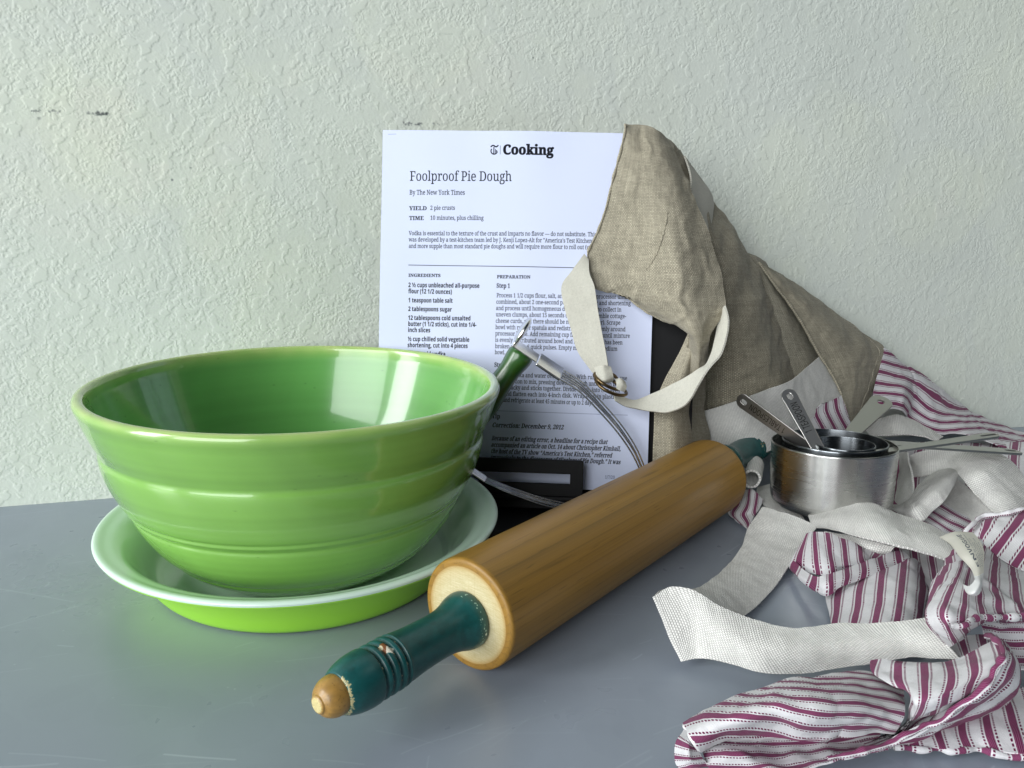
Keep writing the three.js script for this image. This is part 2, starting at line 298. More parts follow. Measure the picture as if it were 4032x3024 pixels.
// ---------- the setting ----------
const WA = V3([-0.3938,0,-0.5572]), yaw = 17 * Math.PI / 180;
{ // wall: its front face carries uv in metres from the left edge of the picture
  const g = new THREE.BoxGeometry(4.2, 2.6, 0.1), p = g.attributes.position, u = g.attributes.uv;
  for (let i = 0; i < p.count; i++) u.setXY(i, (p.getX(i) + 2.1 - 1.3) / WALL_W, (p.getY(i) + 1.3 - 0.05) / WALL_H);
  const w = part('wall', g, M.wall); wallMap.wrapS = wallMap.wrapT = wallBump.wrapS = wallBump.wrapT = THREE.MirroredRepeatWrapping;
  w.rotation.y = yaw; const e = new THREE.Vector3(Math.cos(yaw), 0, -Math.sin(yaw)), n = new THREE.Vector3(Math.sin(yaw), 0, Math.cos(yaw));
  w.position.copy(WA).addScaledVector(e, 2.1 - 1.3).addScaledVector(n, -0.05); w.position.y = 1.3 - 0.05;
  tag(w, 'pale plaster wall with a knockdown texture behind the table', null, null, 'structure');
  const tg = new THREE.BoxGeometry(3.2, 0.03, 1.3), t = part('tabletop', tg, M.table);
  const tp = tg.attributes.position, tu = tg.attributes.uv;
  for (let i = 0; i < tp.count; i++) tu.setXY(i, (tp.getX(i) + 1.6) / 0.95, (tp.getZ(i) + 0.65) / 0.95);
  tableMap.wrapS = tableMap.wrapT = THREE.MirroredRepeatWrapping;
  t.rotation.y = yaw; t.position.copy(WA).addScaledVector(e, 0.55).addScaledVector(n, 0.6502); t.position.y = -0.015;
  tag(t, 'scratched grey laminate tabletop against the wall', null, null, 'structure');
}

// ---------- pie plate and bowl ----------
{
  const t = thing('pie_plate', [-0.1331, 0, -0.4753], 'lime green glass pie plate with white inside under the green bowl', 'pie plate');
  part('outer_coating', lathe([...smooth([[0, 0.0015], [0.05, 0.0012], [0.090, 0.0006]], 4), ...smooth([[0.0925, 0.0012], [0.0955, 0.004], [0.1025, 0.015], [0.1100, 0.0255], [0.1128, 0.0285], [0.1165, 0.0302], [0.122, 0.0322], [0.1243, 0.0331], [0.1251, 0.0345]], 5)], 160), M.plateOut, t);
  part('white_interior', lathe([...smooth([[0.1252, 0.0345], [0.1255, 0.0358], [0.1245, 0.0369], [0.1225, 0.0370], [0.1185, 0.0355], [0.1140, 0.0340], [0.1105, 0.0318], [0.1070, 0.0275], [0.0998, 0.016], [0.0935, 0.0075], [0.088, 0.0053]], 6), [0.05, 0.0050], [0, 0.0050]], 160), M.plateIn, t);
}
{
  const t = thing('mixing_bowl', [-0.1345, 0.0052, -0.475], 'large green glazed stoneware mixing bowl standing in the pie plate', 'bowl');
  const y0 = 0.0052, o = [[0, 0.0075], [0.048, 0.0075], [0.052, 0.0055], [0.058, 0.0055], [0.0635, 0.0075], [0.0705, 0.0118], [0.0780, 0.0170], [0.0822, 0.0208], [0.0836, 0.0230], [0.0856, 0.0248], [0.0902, 0.0296], [0.0956, 0.0376], [0.1000, 0.0455], [0.1021, 0.0508], [0.1022, 0.0528], [0.1037, 0.0548], [0.1050, 0.0564], [0.1053, 0.0582], [0.1072, 0.0605], [0.1108, 0.0675], [0.1142, 0.0762], [0.1162, 0.0845], [0.1166, 0.0892], [0.1161, 0.0922], [0.1172, 0.0950], [0.1196, 0.1000], [0.1228, 0.1085], [0.1251, 0.1155], [0.1266, 0.1195], [0.1268, 0.1218], [0.1257, 0.1238], [0.1234, 0.1245], [0.1210, 0.1236], [0.1198, 0.1208]];
  const inn = [[0.1195, 0.117], [0.1165, 0.107], [0.1105, 0.09], [0.102, 0.07], [0.09, 0.05], [0.074, 0.032], [0.052, 0.02], [0.028, 0.0155], [0, 0.0145]];
  const prof = [...smooth(o, 4), ...smooth(inn, 6)].map(([r, y]) => [r, y - y0]), g = lathe(prof, 192), u = g.attributes.uv;
  const len = [0]; prof.forEach((p, i) => { if (i) len.push(len[i - 1] + Math.hypot(p[0] - prof[i - 1][0], p[1] - prof[i - 1][1])); });
  const top = prof.reduce((b, p, i) => (p[1] > prof[b][1] ? i : b), 0), all = len[len.length - 1];
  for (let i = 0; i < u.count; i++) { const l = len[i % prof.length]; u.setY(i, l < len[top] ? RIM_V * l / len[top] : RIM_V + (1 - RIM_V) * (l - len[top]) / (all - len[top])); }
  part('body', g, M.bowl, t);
}

// ---------- rolling pin ----------
{
  const D = new THREE.Vector3(0.6285, 0, -0.7778), X = new THREE.Vector3(0.7778, 0, 0.6285), Up = new THREE.Vector3(0, 1, 0);
  const R = 0.0298, t = thing('rolling_pin', [-0.0205, 0, -0.3552], 'wooden rolling pin with dark green handles lying in front of the bowl', 'rolling pin');
  const L = 0.2861, ax = (s, dy = 0) => new THREE.Vector3(0, R + 0.0004 + dy, 0).addScaledVector(D, s);
  const put = (g, s, dy) => g.applyMatrix4(basis(X, D, Up, ax(s, dy)));
  part('roller', put(lathe([...smooth([[R - 0.0042, 0], [R - 0.0016, 0.0003], [R - 0.0004, 0.0012], [R, 0.003]], 4), [R, L * 0.5], [R, L - 0.0046], ...smooth([[R - 0.0006, L - 0.002], [R - 0.002, L - 0.0006], [R - 0.0042, L]], 4)], 128), 0), M.roller, t);
  for (const [s, f] of [[0, 1], [L, -1]]) {                          // the pale turned ends
    const g = lathe(smooth(f > 0 ? [[0.004, 0.0012], [0.0155, 0.001], [R - 0.0075, 0.0004], [R - 0.0042, 0]] : [[R - 0.0042, 0], [R - 0.0075, -0.0004], [0.004, -0.0012]], 4), 96);
    const p = g.attributes.position, u = g.attributes.uv;
    for (let i = 0; i < p.count; i++) u.setXY(i, 0.5 + p.getX(i) / (2 * R), 0.5 + p.getZ(i) / (2 * R));
    if (f > 0) { const n = g.attributes.normal; for (let i = 0; i < n.count; i++) n.setXYZ(i, -Math.abs(n.getX(i)) * 0, -1, 0); }
    else { const n = g.attributes.normal; for (let i = 0; i < n.count; i++) n.setXYZ(i, 0, 1, 0); }
    part('roller_end', put(g, s, 0), M.rollerEnd, t);
  }
  const hp = [[0.0142, -0.0004], [0.0148, 0.001], [0.0149, 0.003], [0.0143, 0.0062], [0.0128, 0.0105], [0.0116, 0.0155], [0.0111, 0.022], [0.0111, 0.03], [0.0114, 0.038], [0.0119, 0.0445], [0.01235, 0.0488]];
  const ring = (c) => [[0.0126, c - 0.0013], [0.01215, c - 0.0008], [0.01165, c], [0.0122, c + 0.0009], [0.01285, c + 0.0015]];
  const tail = [[0.0130, 0.0672], [0.0130, 0.0705], [0.0124, 0.0752], [0.0112, 0.0795], [0.0098, 0.0822], [0.0092, 0.0827], [0.003, 0.0826]];
  const prof = smooth([...hp, ...ring(0.0515), ...ring(0.0558), ...ring(0.0603), ...ring(0.0645), ...tail], 4);
  const kn = smooth([[0.0088, 0], [0.0090, 0.0025], [0.0084, 0.0058], [0.0066, 0.0088], [0.0048, 0.0101], [0.0043, 0.0105], [0.0039, 0.0112], [0.0028, 0.0117], [0, 0.0118]], 4);
  for (const [s, f, dy, gap] of [[0, -1, -0.0022, -0.0006], [L, 1, 0.005, 0.021]]) {
    const hg = lathe(prof, 96), kg = lathe(kn, 64);
    const u = hg.attributes.uv, p = hg.attributes.position; for (let i = 0; i < u.count; i++) u.setY(i, p.getY(i) / 0.083);
    const tip = (g, at) => { if (f < 0) g.applyMatrix4(basis(X, D.clone().negate(), Up.clone().negate(), ax(s - gap - at, dy))); else g.applyMatrix4(basis(X, D, Up, ax(s + gap + at, dy))); return g; };
    if (f < 0) for (let i = 0; i < u.count; i++) u.setX(i, 0.5 - u.getX(i));
    part('handle', tip(hg, 0), M.handle, t);
    part('end_knob', tip(kg, 0.0818), M.knob, t);
    part('axle', tip(new THREE.CylinderGeometry(0.0045, 0.0045, 0.03, 24), -0.013), M.knob, t);
  }
}

// ---------- printed recipe sheet ----------
const PAP = { U:[0.9983,0.0048,0.0587],V:[0.0056,0.9843,-0.1763],N:[-0.0586,0.1763,0.9826],O:[0.0001,0.0173,-0.5775] };
{
  const W = 0.2159, H = 0.2794, U = V3(PAP.U), Vv = V3(PAP.V), Nn = V3(PAP.N), O = V3(PAP.O);
  const print = canvasTex(1580, 2045, (g, w, h) => {
    g.fillStyle = '#f4f5fb'; g.fillRect(0, 0, w, h);
    const T = (s, a, b, px, font, color = '#0b0d15', slant = 0) => {     // text from a to b, its letters px high
      const x = a[0] * w, y = a[1] * h, dx = (b[0] - a[0]) * w, dy = (b[1] - a[1]) * h;
      g.save(); g.translate(x, y); g.rotate(Math.atan2(dy, dx)); g.font = font.replace('$', px); g.fillStyle = color; g.textBaseline = 'alphabetic';
      const k = Math.hypot(dx, dy) / g.measureText(s).width; if (slant) g.transform(1, 0, -slant, 1, 0, 0); g.scale(k, 1); g.fillText(s, 0, 0); g.strokeStyle = color; g.lineWidth = 0.9; g.strokeText(s, 0, 0); g.restore();
    };
    const S = '$px serif', B = 'bold $px serif', A = 'bold $px sans-serif', C = '#14161f';
    // masthead: a blackletter T, a rule and a heavy slab word
    const m = [0.3967,0.0662], m2 = [0.4247,0.066], k = (m2[0] - m[0]) * w / 56;
    g.save(); g.translate(m[0] * w, m[1] * h); g.scale(k, k); g.fillStyle = g.strokeStyle = '#14161f'; g.lineCap = 'round';
    g.lineWidth = 9; g.beginPath(); g.moveTo(4, -58); g.quadraticCurveTo(18, -74, 32, -60); g.quadraticCurveTo(44, -52, 54, -66); g.stroke();
    g.lineWidth = 8; g.beginPath(); g.arc(27, -27, 23, -2.6, 2.6, true); g.stroke(); g.beginPath(); g.arc(27, -27, 23, 2.3, 0.3, true); g.stroke();
    g.lineWidth = 7; g.beginPath(); g.moveTo(25, -54); g.lineTo(25, -6); g.stroke(); g.lineWidth = 5; g.beginPath(); g.moveTo(37, -40); g.lineTo(37, -14); g.stroke();
    g.beginPath(); g.arc(45, -27, 5, 0, 7); g.fill(); g.restore();
    const r0 = [0.4326,0.0651], r1 = [0.4323,0.0408]; g.strokeStyle = '#777c88'; g.lineWidth = 3; g.beginPath(); g.moveTo(r0[0] * w, r0[1] * h); g.lineTo(r1[0] * w, r1[1] * h); g.stroke();
    g.lineJoin = 'round'; T('Cooking', [0.4416,0.0643], [0.6256,0.0635], 74, B);
    { const a = [0.4416,0.0643], b = [0.6256,0.0635]; g.save(); g.translate(a[0] * w, a[1] * h); g.font = 'bold 74px serif'; g.scale((b[0] - a[0]) * w / g.measureText('Cooking').width, 1); g.strokeStyle = '#14161f'; g.lineWidth = 5; g.strokeText('Cooking', 0, 0); g.restore(); }
    T('Foolproof Pie Dough', [0.1027,0.1408], [0.477,0.1382], 76, S);
    T('By The New York Times', [0.1027,0.18], [0.3074,0.1786], 38, S);
    T('YIELD', [0.1028,0.2232], [0.1688,0.2224], 31, B); T('2 pie crusts', [0.1809,0.2215], [0.2723,0.2204], 33, S);
    T('TIME', [0.1036,0.2509], [0.1579,0.2503], 31, B); T('10 minutes, plus chilling', [0.1817,0.2492], [0.3779,0.2475], 33, S);
    T('Vodka is essential to the texture of the crust and imparts no flavor — do not substitute. This', [0.1037,0.2934], [0.789,0.2874], 33, S);
    T('was developed by a test-kitchen team led by J. Kenji Lopez-Alt for "America\'s Test Kitchen', [0.1036,0.3112], [0.7735,0.3059], 33, S);
    T('and more supple than most standard pie doughs and will require more flour to roll out (u', [0.1041,0.3294], [0.7642,0.3236], 33, S);
    const rule = (a, b, c, lw) => { g.strokeStyle = c; g.lineWidth = lw; g.beginPath(); g.moveTo(a[0] * w, a[1] * h); g.lineTo(b[0] * w, b[1] * h); g.stroke(); };
    rule([0.1044,0.3778], [0.9022,0.3757], '#20232e', 3.5); rule([0.4249,0.784], [0.9219,0.7857], '#9aa0b4', 2.5);
    T('INGREDIENTS', [0.1052,0.4111], [0.2248,0.41], 25, B); T('PREPARATION', [0.4319,0.4106], [0.5544,0.4095], 25, B);
    T('2 ½ cups unbleached all-purpose', [0.1055,0.4403], [0.3694,0.4387], 36, A); T('flour (12 1/2 ounces)', [0.106,0.4578], [0.2682,0.4574], 36, A);
    T('1 teaspoon table salt', [0.1066,0.4834], [0.2715,0.4822], 36, A); T('2 tablespoons sugar', [0.1068,0.508], [0.2692,0.507], 36, A);
    T('12 tablespoons cold unsalted', [0.1069,0.5333], [0.3399,0.531], 36, A); T('butter (1 1/2 sticks), cut into 1/4-', [0.1074,0.5505], [0.3617,0.5489], 36, A);
    T('inch slices', [0.1073,0.5677], [0.1911,0.5673], 36, A); T('½ cup chilled solid vegetable', [0.1075,0.5935], [0.3372,0.5913], 36, A);
    T('shortening, cut into 4 pieces', [0.1069,0.6108], [0.3317,0.6091], 36, A); T('½ cup cold vodka', [0.1071,0.6351], [0.2501,0.6341], 36, A);
    T('Step 1', [0.4313,0.4373], [0.4811,0.4372], 36, B);
    T('Process 1 1/2 cups flour, salt, and sugar in food processor until', [0.4322,0.4635], [0.9082,0.4593], 33, S);
    T('combined, about 2 one-second pulses. Add butter and shortening', [0.4318,0.4817], [0.9203,0.4771], 33, S);
    T('and process until homogeneous dough just starts to collect in', [0.4313,0.4995], [0.8875,0.4953], 33, S);
    T('uneven clumps, about 15 seconds (dough will resemble cottage-', [0.4314,0.5173], [0.9055,0.5134], 33, S);
    T('cheese curds, and there should be no uncoated flour). Scrape', [0.4315,0.5351], [0.8855,0.5321], 33, S);
    T('bowl with rubber spatula and redistribute dough evenly around', [0.4311,0.553], [0.9046,0.5502], 33, S);
    T('processor blade. Add remaining cup flour and pulse until mixture', [0.4311,0.5708], [0.9212,0.5683], 33, S);
    T('is evenly distributed around bowl and mass of dough has been', [0.4312,0.5888], [0.8953,0.5874], 33, S);
    T('broken up, 4 to 6 quick pulses. Empty mixture into medium', [0.4313,0.6067], [0.8772,0.6055], 33, S); T('bowl.', [0.4308,0.6238], [0.4702,0.6238], 33, S);
    T('Step 2', [0.4305,0.66], [0.48,0.6601], 36, B);
    T('Sprinkle vodka and water over mixture. With rubber spatula, use', [0.4288,0.6866], [0.9158,0.6872], 33, S);
    T('folding motion to mix, pressing down on dough until dough is', [0.4284,0.7045], [0.8763,0.7051], 33, S);
    T('slightly tacky and sticks together. Divide dough into two even', [0.428,0.7221], [0.8919,0.7225], 33, S);
    T('balls and flatten each into 4-inch disk. Wrap each in plastic', [0.4275,0.7401], [0.8778,0.7407], 33, S);
    T('wrap and refrigerate at least 45 minutes or up to 2 days.', [0.4271,0.7577], [0.7988,0.7596], 33, S);
    T('Tip', [0.4266,0.8051], [0.457,0.8055], 35, B, C);
    T('Correction: December 9, 2012', [0.4275,0.8309], [0.6895,0.8315], 36, B, C, 0.22);
    T('Because of an editing error, a headline for a recipe that', [0.4266,0.8682], [0.8506,0.8695], 36, B, C, 0.22);
    T('accompanied an article on Oct. 14 about Christopher Kimball,', [0.4257,0.8867], [0.9003,0.8877], 36, B, C, 0.22);
    T('the host of the TV show “America’s Test Kitchen,” referred', [0.4253,0.9048], [0.8687,0.9072], 36, B, C, 0.22);
    T('imprecisely to the discoverer of “Foolproof Pie Dough.” It was', [0.4248,0.9229], [0.9003,0.9251], 36, B, C, 0.22);
    T('1/7/20', [0.8461,0.9668], [0.8821,0.967], 26, S, '#8d93a8');
    g.strokeStyle = '#b9bfd6'; g.lineWidth = 3; g.beginPath(); g.moveTo(0.02 * w, 0.012 * h); g.lineTo(0.05 * w, 0.011 * h); g.stroke();
  });
  M.paper = mat({ color: lin(0.74, 0.79, 0.95), map: print, roughness: 0.72, specularIntensity: 0.4 });
  M.paperBack = mat({ color: lin(0.8, 0.82, 0.9), roughness: 0.75 });
  const t = thing('recipe_sheet', PAP.O, 'printed white recipe sheet for pie dough standing upright behind the bowl', 'paper');
  const make = (off, flip) => {
    const nx = 24, ny = 30, pos = [], uv = [], idx = [];
    for (let j = 0; j <= ny; j++) for (let i = 0; i <= nx; i++) {
      const s = i / nx - 0.5, q = j / ny, p = new THREE.Vector3().addScaledVector(U, s * W).addScaledVector(Vv, (1 - q) * H).addScaledVector(Nn, off - 0.006 * Math.pow(Math.max(0, s), 2) * (1 - q) * 4 + 0.0012 * N(s * 4, q * 4) + 0.0022 * Math.cos(s * 3.1) * (0.4 + 0.6 * q) - 0.0022);
      pos.push(p.x, p.y, p.z); uv.push(i / nx, 1 - q);
      if (i < nx && j < ny) { const a = j * (nx + 1) + i, b = a + nx + 1; if (flip) idx.push(a, a + 1, b, a + 1, b + 1, b); else idx.push(a, b, a + 1, a + 1, b, b + 1); }
    }
    const g = new THREE.BufferGeometry(); g.setAttribute('position', new THREE.Float32BufferAttribute(pos, 3)); g.setAttribute('uv', new THREE.Float32BufferAttribute(uv, 2)); g.setIndex(idx); g.computeVertexNormals(); return g;
  };
  part('printed_side', make(0, false), M.paper, t); part('back_side', make(-0.0003, true), M.paperBack, t);
}
// ---------- black stand that holds the sheet ----------
{
  const U = V3(PAP.U), Vv = V3(PAP.V), Nn = V3(PAP.N), O = V3(PAP.O);
  const t = thing('sheet_stand', [PAP.O[0], 0, PAP.O[2]], 'black tablet stand with a slotted front ledge holding the recipe sheet', 'stand');
  const loc = (s, q, n) => O.clone().addScaledVector(U, s).addScaledVector(Vv, q).addScaledVector(Nn, n).sub(t.position);
  const plate = (name, s0, s1, q0, q1, n0, n1, r) => { const g = new RoundedBoxGeometry(s1 - s0, q1 - q0, n1 - n0, 3, r); g.applyMatrix4(basis(U, Vv, Nn, loc((s0 + s1) / 2, (q0 + q1) / 2, (n0 + n1) / 2))); return part(name, g, M.black, t); };
  const bp = new THREE.Shape(); [[-0.1, -0.008], [0.142, -0.008], [0.142, 0.128], [0.136, 0.138], [0.1, 0.152], [0.1, 0.262], [-0.1, 0.262]].forEach((q, i) => (i ? bp.lineTo(...q) : bp.moveTo(...q)));
  const bpg = new THREE.ExtrudeGeometry(bp, { depth: 0.006, bevelEnabled: true, bevelSize: 0.0006, bevelThickness: 0.0006, bevelSegments: 2 }); bpg.applyMatrix4(basis(U, Vv, Nn, loc(0, 0, -0.0165))); part('back_panel', bpg, M.black, t);
  // ledge: a lip with a long window cut through it
  const sh = new THREE.Shape(), rr = (s, x0, y0, x1, y1, r) => { s.moveTo(x0 + r, y0); s.lineTo(x1 - r, y0); s.quadraticCurveTo(x1, y0, x1, y0 + r); s.lineTo(x1, y1 - r); s.quadraticCurveTo(x1, y1, x1 - r, y1); s.lineTo(x0 + r, y1); s.quadraticCurveTo(x0, y1, x0, y1 - r); s.lineTo(x0, y0 + r); s.quadraticCurveTo(x0, y0, x0 + r, y0); return s; };
  rr(sh, -0.09, -0.0125, 0.0565, 0.0245, 0.0015); sh.holes.push(rr(new THREE.Path(), -0.08, 0.006, 0.0475, 0.0148, 0.0004));
  const lg = new THREE.ExtrudeGeometry(sh, { depth: 0.003, bevelEnabled: true, bevelSize: 0.0005, bevelThickness: 0.0005, bevelSegments: 2, curveSegments: 6 });
  lg.applyMatrix4(basis(U, Vv, Nn, loc(0, 0, 0.013))); part('front_ledge', lg, M.black, t);
  const bg = new RoundedBoxGeometry(0.1505, 0.004, 0.036, 3, 0.0015); bg.applyMatrix4(basis(U, Vv, Nn, loc(-0.017, -0.0045, 0.002))); part('ledge_floor', bg, M.black, t);
  const base = new RoundedBoxGeometry(0.15, 0.006, 0.15, 3, 0.002); base.translate(-0.018, 0.0032, -0.012); base.applyMatrix4(new THREE.Matrix4().makeRotationY(-0.0596)); part('base_plate', base, M.black, t);
}

// ---------- pastry blender ----------
{
  const E1 = V3([0.008,0.1278,-0.571]), E2 = V3([-0.0482,0.0467,-0.563]), S1 = V3([0.0004,0.1352,-0.568]), T1 = V3([0.0376,0.1109,-0.569]);
  const t = thing('pastry_blender', [E2.x, 0, E2.z], 'green handled pastry blender with steel wires leaning behind the bowl', 'pastry blender');
  const o = t.position, h = E2.clone().sub(E1).normalize(), sd = T1.clone().sub(S1), sl = sd.length(); sd.normalize();
  const w = new THREE.Vector3(-0.3, -0.36, 0.88); w.addScaledVector(sd, -w.dot(sd)).normalize();
  const sv = new THREE.Vector3().crossVectors(w, sd).normalize();
  const S2 = E2.clone().add(S1.clone().sub(E1)), T2 = V3([-0.0183,0.0301,-0.556]);
  const sd2 = T2.clone().sub(S2), sl2 = sd2.length(); sd2.normalize();
  const hl = E2.clone().sub(E1).length(), hy = h.clone().negate(), hx = new THREE.Vector3().crossVectors(hy, w).normalize();
  const hg = lathe(smooth([[0, 0.0006], [0.0085, 0.0006], [0.0098, 0.002], [0.0102, 0.006], [0.0086, 0.018], [0.0094, hl * 0.34], [0.0108, hl * 0.5], [0.0094, hl * 0.66], [0.0086, hl - 0.018], [0.0102, hl - 0.006], [0.0098, hl - 0.002], [0.0085, hl - 0.0006], [0, hl - 0.0006]], 4), 8);
  part('handle', hg.applyMatrix4(basis(hx, hy, new THREE.Vector3().crossVectors(hx, hy), E2.clone().sub(o))), M.greenWood, t);
  const bar = (name, a, b, wd, th, m) => { const d = b.clone().sub(a), l = d.length(); d.normalize(); const z = w.clone().addScaledVector(d, -w.dot(d)).normalize(), y = new THREE.Vector3().crossVectors(z, d); const g = new RoundedBoxGeometry(l, th, wd, 2, Math.min(th, wd) * 0.45); g.applyMatrix4(basis(d, y, z, a.clone().add(b).multiplyScalar(0.5).sub(o))); return part(name, g, m, t); };
  const mid = S1.clone().lerp(T1, 0.5), mid2 = S2.clone().lerp(T2, 0.5);
  bar('strap', S1, mid, 0.0105, 0.0011, M.chrome); bar('strap', S2, mid2, 0.0072, 0.0011, M.chrome);
  bar('wire_clamp', mid, T1, 0.0155, 0.0024, M.chrome); bar('wire_clamp', mid2, T2, 0.0072, 0.0024, M.chrome);
  const A0 = V3([0.0016,0.1346,-0.569]), A1 = V3([0.0128,0.1527,-0.575]), ad = A1.clone().sub(A0), al = ad.length(); ad.normalize();
  const ag = new THREE.SphereGeometry(1, 24, 16); ag.scale(0.0032, al * 0.52, 0.0085); const ax = new THREE.Vector3().crossVectors(ad, w).normalize();
  ag.applyMatrix4(basis(ax, ad, new THREE.Vector3().crossVectors(ax, ad), A0.clone().add(A1).multiplyScalar(0.5).sub(o))); part('thumb_rest', ag, M.chrome, t);
  const path = [T1, V3([0.0504,0.1036,-0.567]), V3([0.0684,0.0867,-0.564]), V3([0.0846,0.0686,-0.561]), V3([0.097,0.0493,-0.559]), V3([0.1026,0.0316,-0.557]), V3([0.0954,0.0153,-0.555]), V3([0.0707,0.0092,-0.553]), V3([0.0315,0.014,-0.552]), V3([0.0031,0.0227,-0.553]), T2];
  for (let k = -2; k <= 2; k++) {
    const pts = path.map((p, i) => { const s = Math.sin((i / (path.length - 1)) * Math.PI); return p.clone().addScaledVector(w, k * 0.003 * (1 - 0.6 * i / (path.length - 1))).addScaledVector(sv, (k % 2 ? 0.0009 : -0.0006) * s * Math.sign(k || 1)); });
    cord('wire', pts.map((p) => p.toArray()), 0.00065, M.chrome, t, { seg: 90, rs: 8 });
  }
}

// ---------- apron: linen bib hung over the stand, striped skirt and webbing ties heaped on the table ----------
const apron = thing('apron', [0.26, 0, -0.62], 'linen and burgundy striped apron with white webbing ties hung over the recipe sheet', 'apron');
const cloth = (n, P, o) => sheet(n, P, M.linen, apron, { th: 0.0011, wr: 0.0016, wf: 38, ...o });
const web = (n, P, o) => sheet(n, P, M.web, apron, { th: 0.0015, wr: 0.0008, wf: 80, ns: 14, ...o });
const tick = (n, P, o) => sheet(n, P, M.stripe, apron, { th: 0.0008, wr: 0.0007, wf: 70, cr: 0.0016, ...o });
// bib: the flap that hangs forward over the sheet
const flap = cloth('bib_flap', [
  [[0.0842,0.2983,-0.629], [0.0964,0.2991,-0.6284], [0.1081,0.2944,-0.6197], [0.1223,0.2874,-0.639]],
  [[0.0821,0.2901,-0.6154], [0.0929,0.2867,-0.6132], [0.1085,0.2841,-0.6107], [0.1226,0.2797,-0.6254]],
  [[0.0784,0.2744,-0.6108], [0.0943,0.2709,-0.6052], [0.1115,0.2687,-0.6027], [0.1286,0.2655,-0.6184]],
  [[0.0711,0.2432,-0.6056], [0.0913,0.2418,-0.5981], [0.1126,0.2421,-0.5908], [0.1371,0.2449,-0.6081]],
  [[0.0631,0.2171,-0.6025], [0.0904,0.2161,-0.5945], [0.1159,0.2186,-0.5823], [0.1491,0.2154,-0.6001]],
  [[0.0564,0.2002,-0.5998], [0.0879,0.1952,-0.594], [0.1195,0.1986,-0.5764], [0.1563,0.1941,-0.5938]],
  [[0.0594,0.1855,-0.598], [0.0842,0.1833,-0.588], [0.1226,0.1816,-0.5691], [0.1592,0.1779,-0.5866]],
  [[0.0625,0.1754,-0.596], [0.0918,0.1695,-0.5871], [0.1242,0.1691,-0.5648], [0.1596,0.1657,-0.5804]],
  [[0.0839,0.1686,-0.5935], [0.1061,0.1602,-0.5846], [0.1279,0.1586,-0.5627], [0.1554,0.1554,-0.5747]],
  [[0.1076,0.1552,-0.5877], [0.1194,0.1535,-0.5785], [0.1337,0.1484,-0.5625], [0.1507,0.1474,-0.5715]],
  [[0.1273,0.1504,-0.5816], [0.1324,0.1452,-0.5742], [0.1376,0.1402,-0.5649], [0.1479,0.1385,-0.5701]],
  [[0.1342,0.1423,-0.5797], [0.1359,0.135,-0.5742], [0.14,0.129,-0.5688], [0.1474,0.1247,-0.5737]],
  [[0.1341,0.1315,-0.5839], [0.137,0.1219,-0.5779], [0.1416,0.1154,-0.5745], [0.1461,0.113,-0.5778]],
  [[0.1313,0.1159,-0.5894], [0.1355,0.1101,-0.582], [0.1409,0.105,-0.5808], [0.1462,0.1025,-0.5841]],
], { ns: 60, nt: 150, wr: 0.0024, cr: 0.0022 });
// bib: the fold under the flap, running down beside the sheet
cloth('bib_fold', [
  [[0.1364,0.1426,-0.5917], [0.1434,0.1419,-0.5876], [0.1566,0.1357,-0.6104]],
  [[0.1281,0.1243,-0.5871], [0.1375,0.1245,-0.5795], [0.1574,0.116,-0.6107]],
  [[0.1182,0.1061,-0.582], [0.1328,0.1041,-0.576], [0.1588,0.0956,-0.6164]],
  [[0.1114,0.0878,-0.5778], [0.1279,0.0866,-0.5724], [0.1602,0.0745,-0.622]],
  [[0.1106,0.0671,-0.5744], [0.1284,0.0674,-0.5684], [0.1661,0.0541,-0.6238]],
  [[0.1109,0.0418,-0.5714], [0.1312,0.0425,-0.565], [0.1712,0.0268,-0.6201]],
  [[0.1107,0.0205,-0.5671], [0.1341,0.0222,-0.5638], [0.1738,0.0036,-0.6157]],
]);
// bib: the broad panel hanging down to the waistband
cloth('bib_panel', [
  [[0.1184,0.2892,-0.6364], [0.123,0.2866,-0.6368], [0.1292,0.2823,-0.6439], [0.1327,0.2813,-0.6533]],
  [[0.1229,0.2734,-0.6357], [0.1304,0.2718,-0.6359], [0.1396,0.2705,-0.6471], [0.1466,0.2679,-0.6638]],
  [[0.1319,0.2469,-0.6384], [0.1413,0.2452,-0.6351], [0.1541,0.2446,-0.6494], [0.1681,0.2434,-0.6746]],
  [[0.1429,0.2177,-0.6418], [0.1565,0.2181,-0.6355], [0.175,0.2169,-0.6537], [0.1934,0.2145,-0.6844]],
  [[0.1518,0.1894,-0.6466], [0.17,0.1905,-0.6354], [0.1937,0.1885,-0.6552], [0.2159,0.1856,-0.6913]],
  [[0.1597,0.1559,-0.6532], [0.1784,0.1584,-0.6359], [0.2076,0.1559,-0.6553], [0.2347,0.1506,-0.6971]],
  [[0.1636,0.1191,-0.6586], [0.1865,0.1228,-0.6405], [0.2191,0.1214,-0.6567], [0.25,0.1146,-0.6997]],
  [[0.1646,0.0857,-0.661], [0.192,0.092,-0.6443], [0.2278,0.0953,-0.6573], [0.259,0.0925,-0.6982]],
  [[0.1642,0.0567,-0.6588], [0.1947,0.0631,-0.6451], [0.2353,0.0665,-0.6596], [0.2655,0.0667,-0.696]],
], { wr: 0.003, wf: 30, cr: 0.002 });
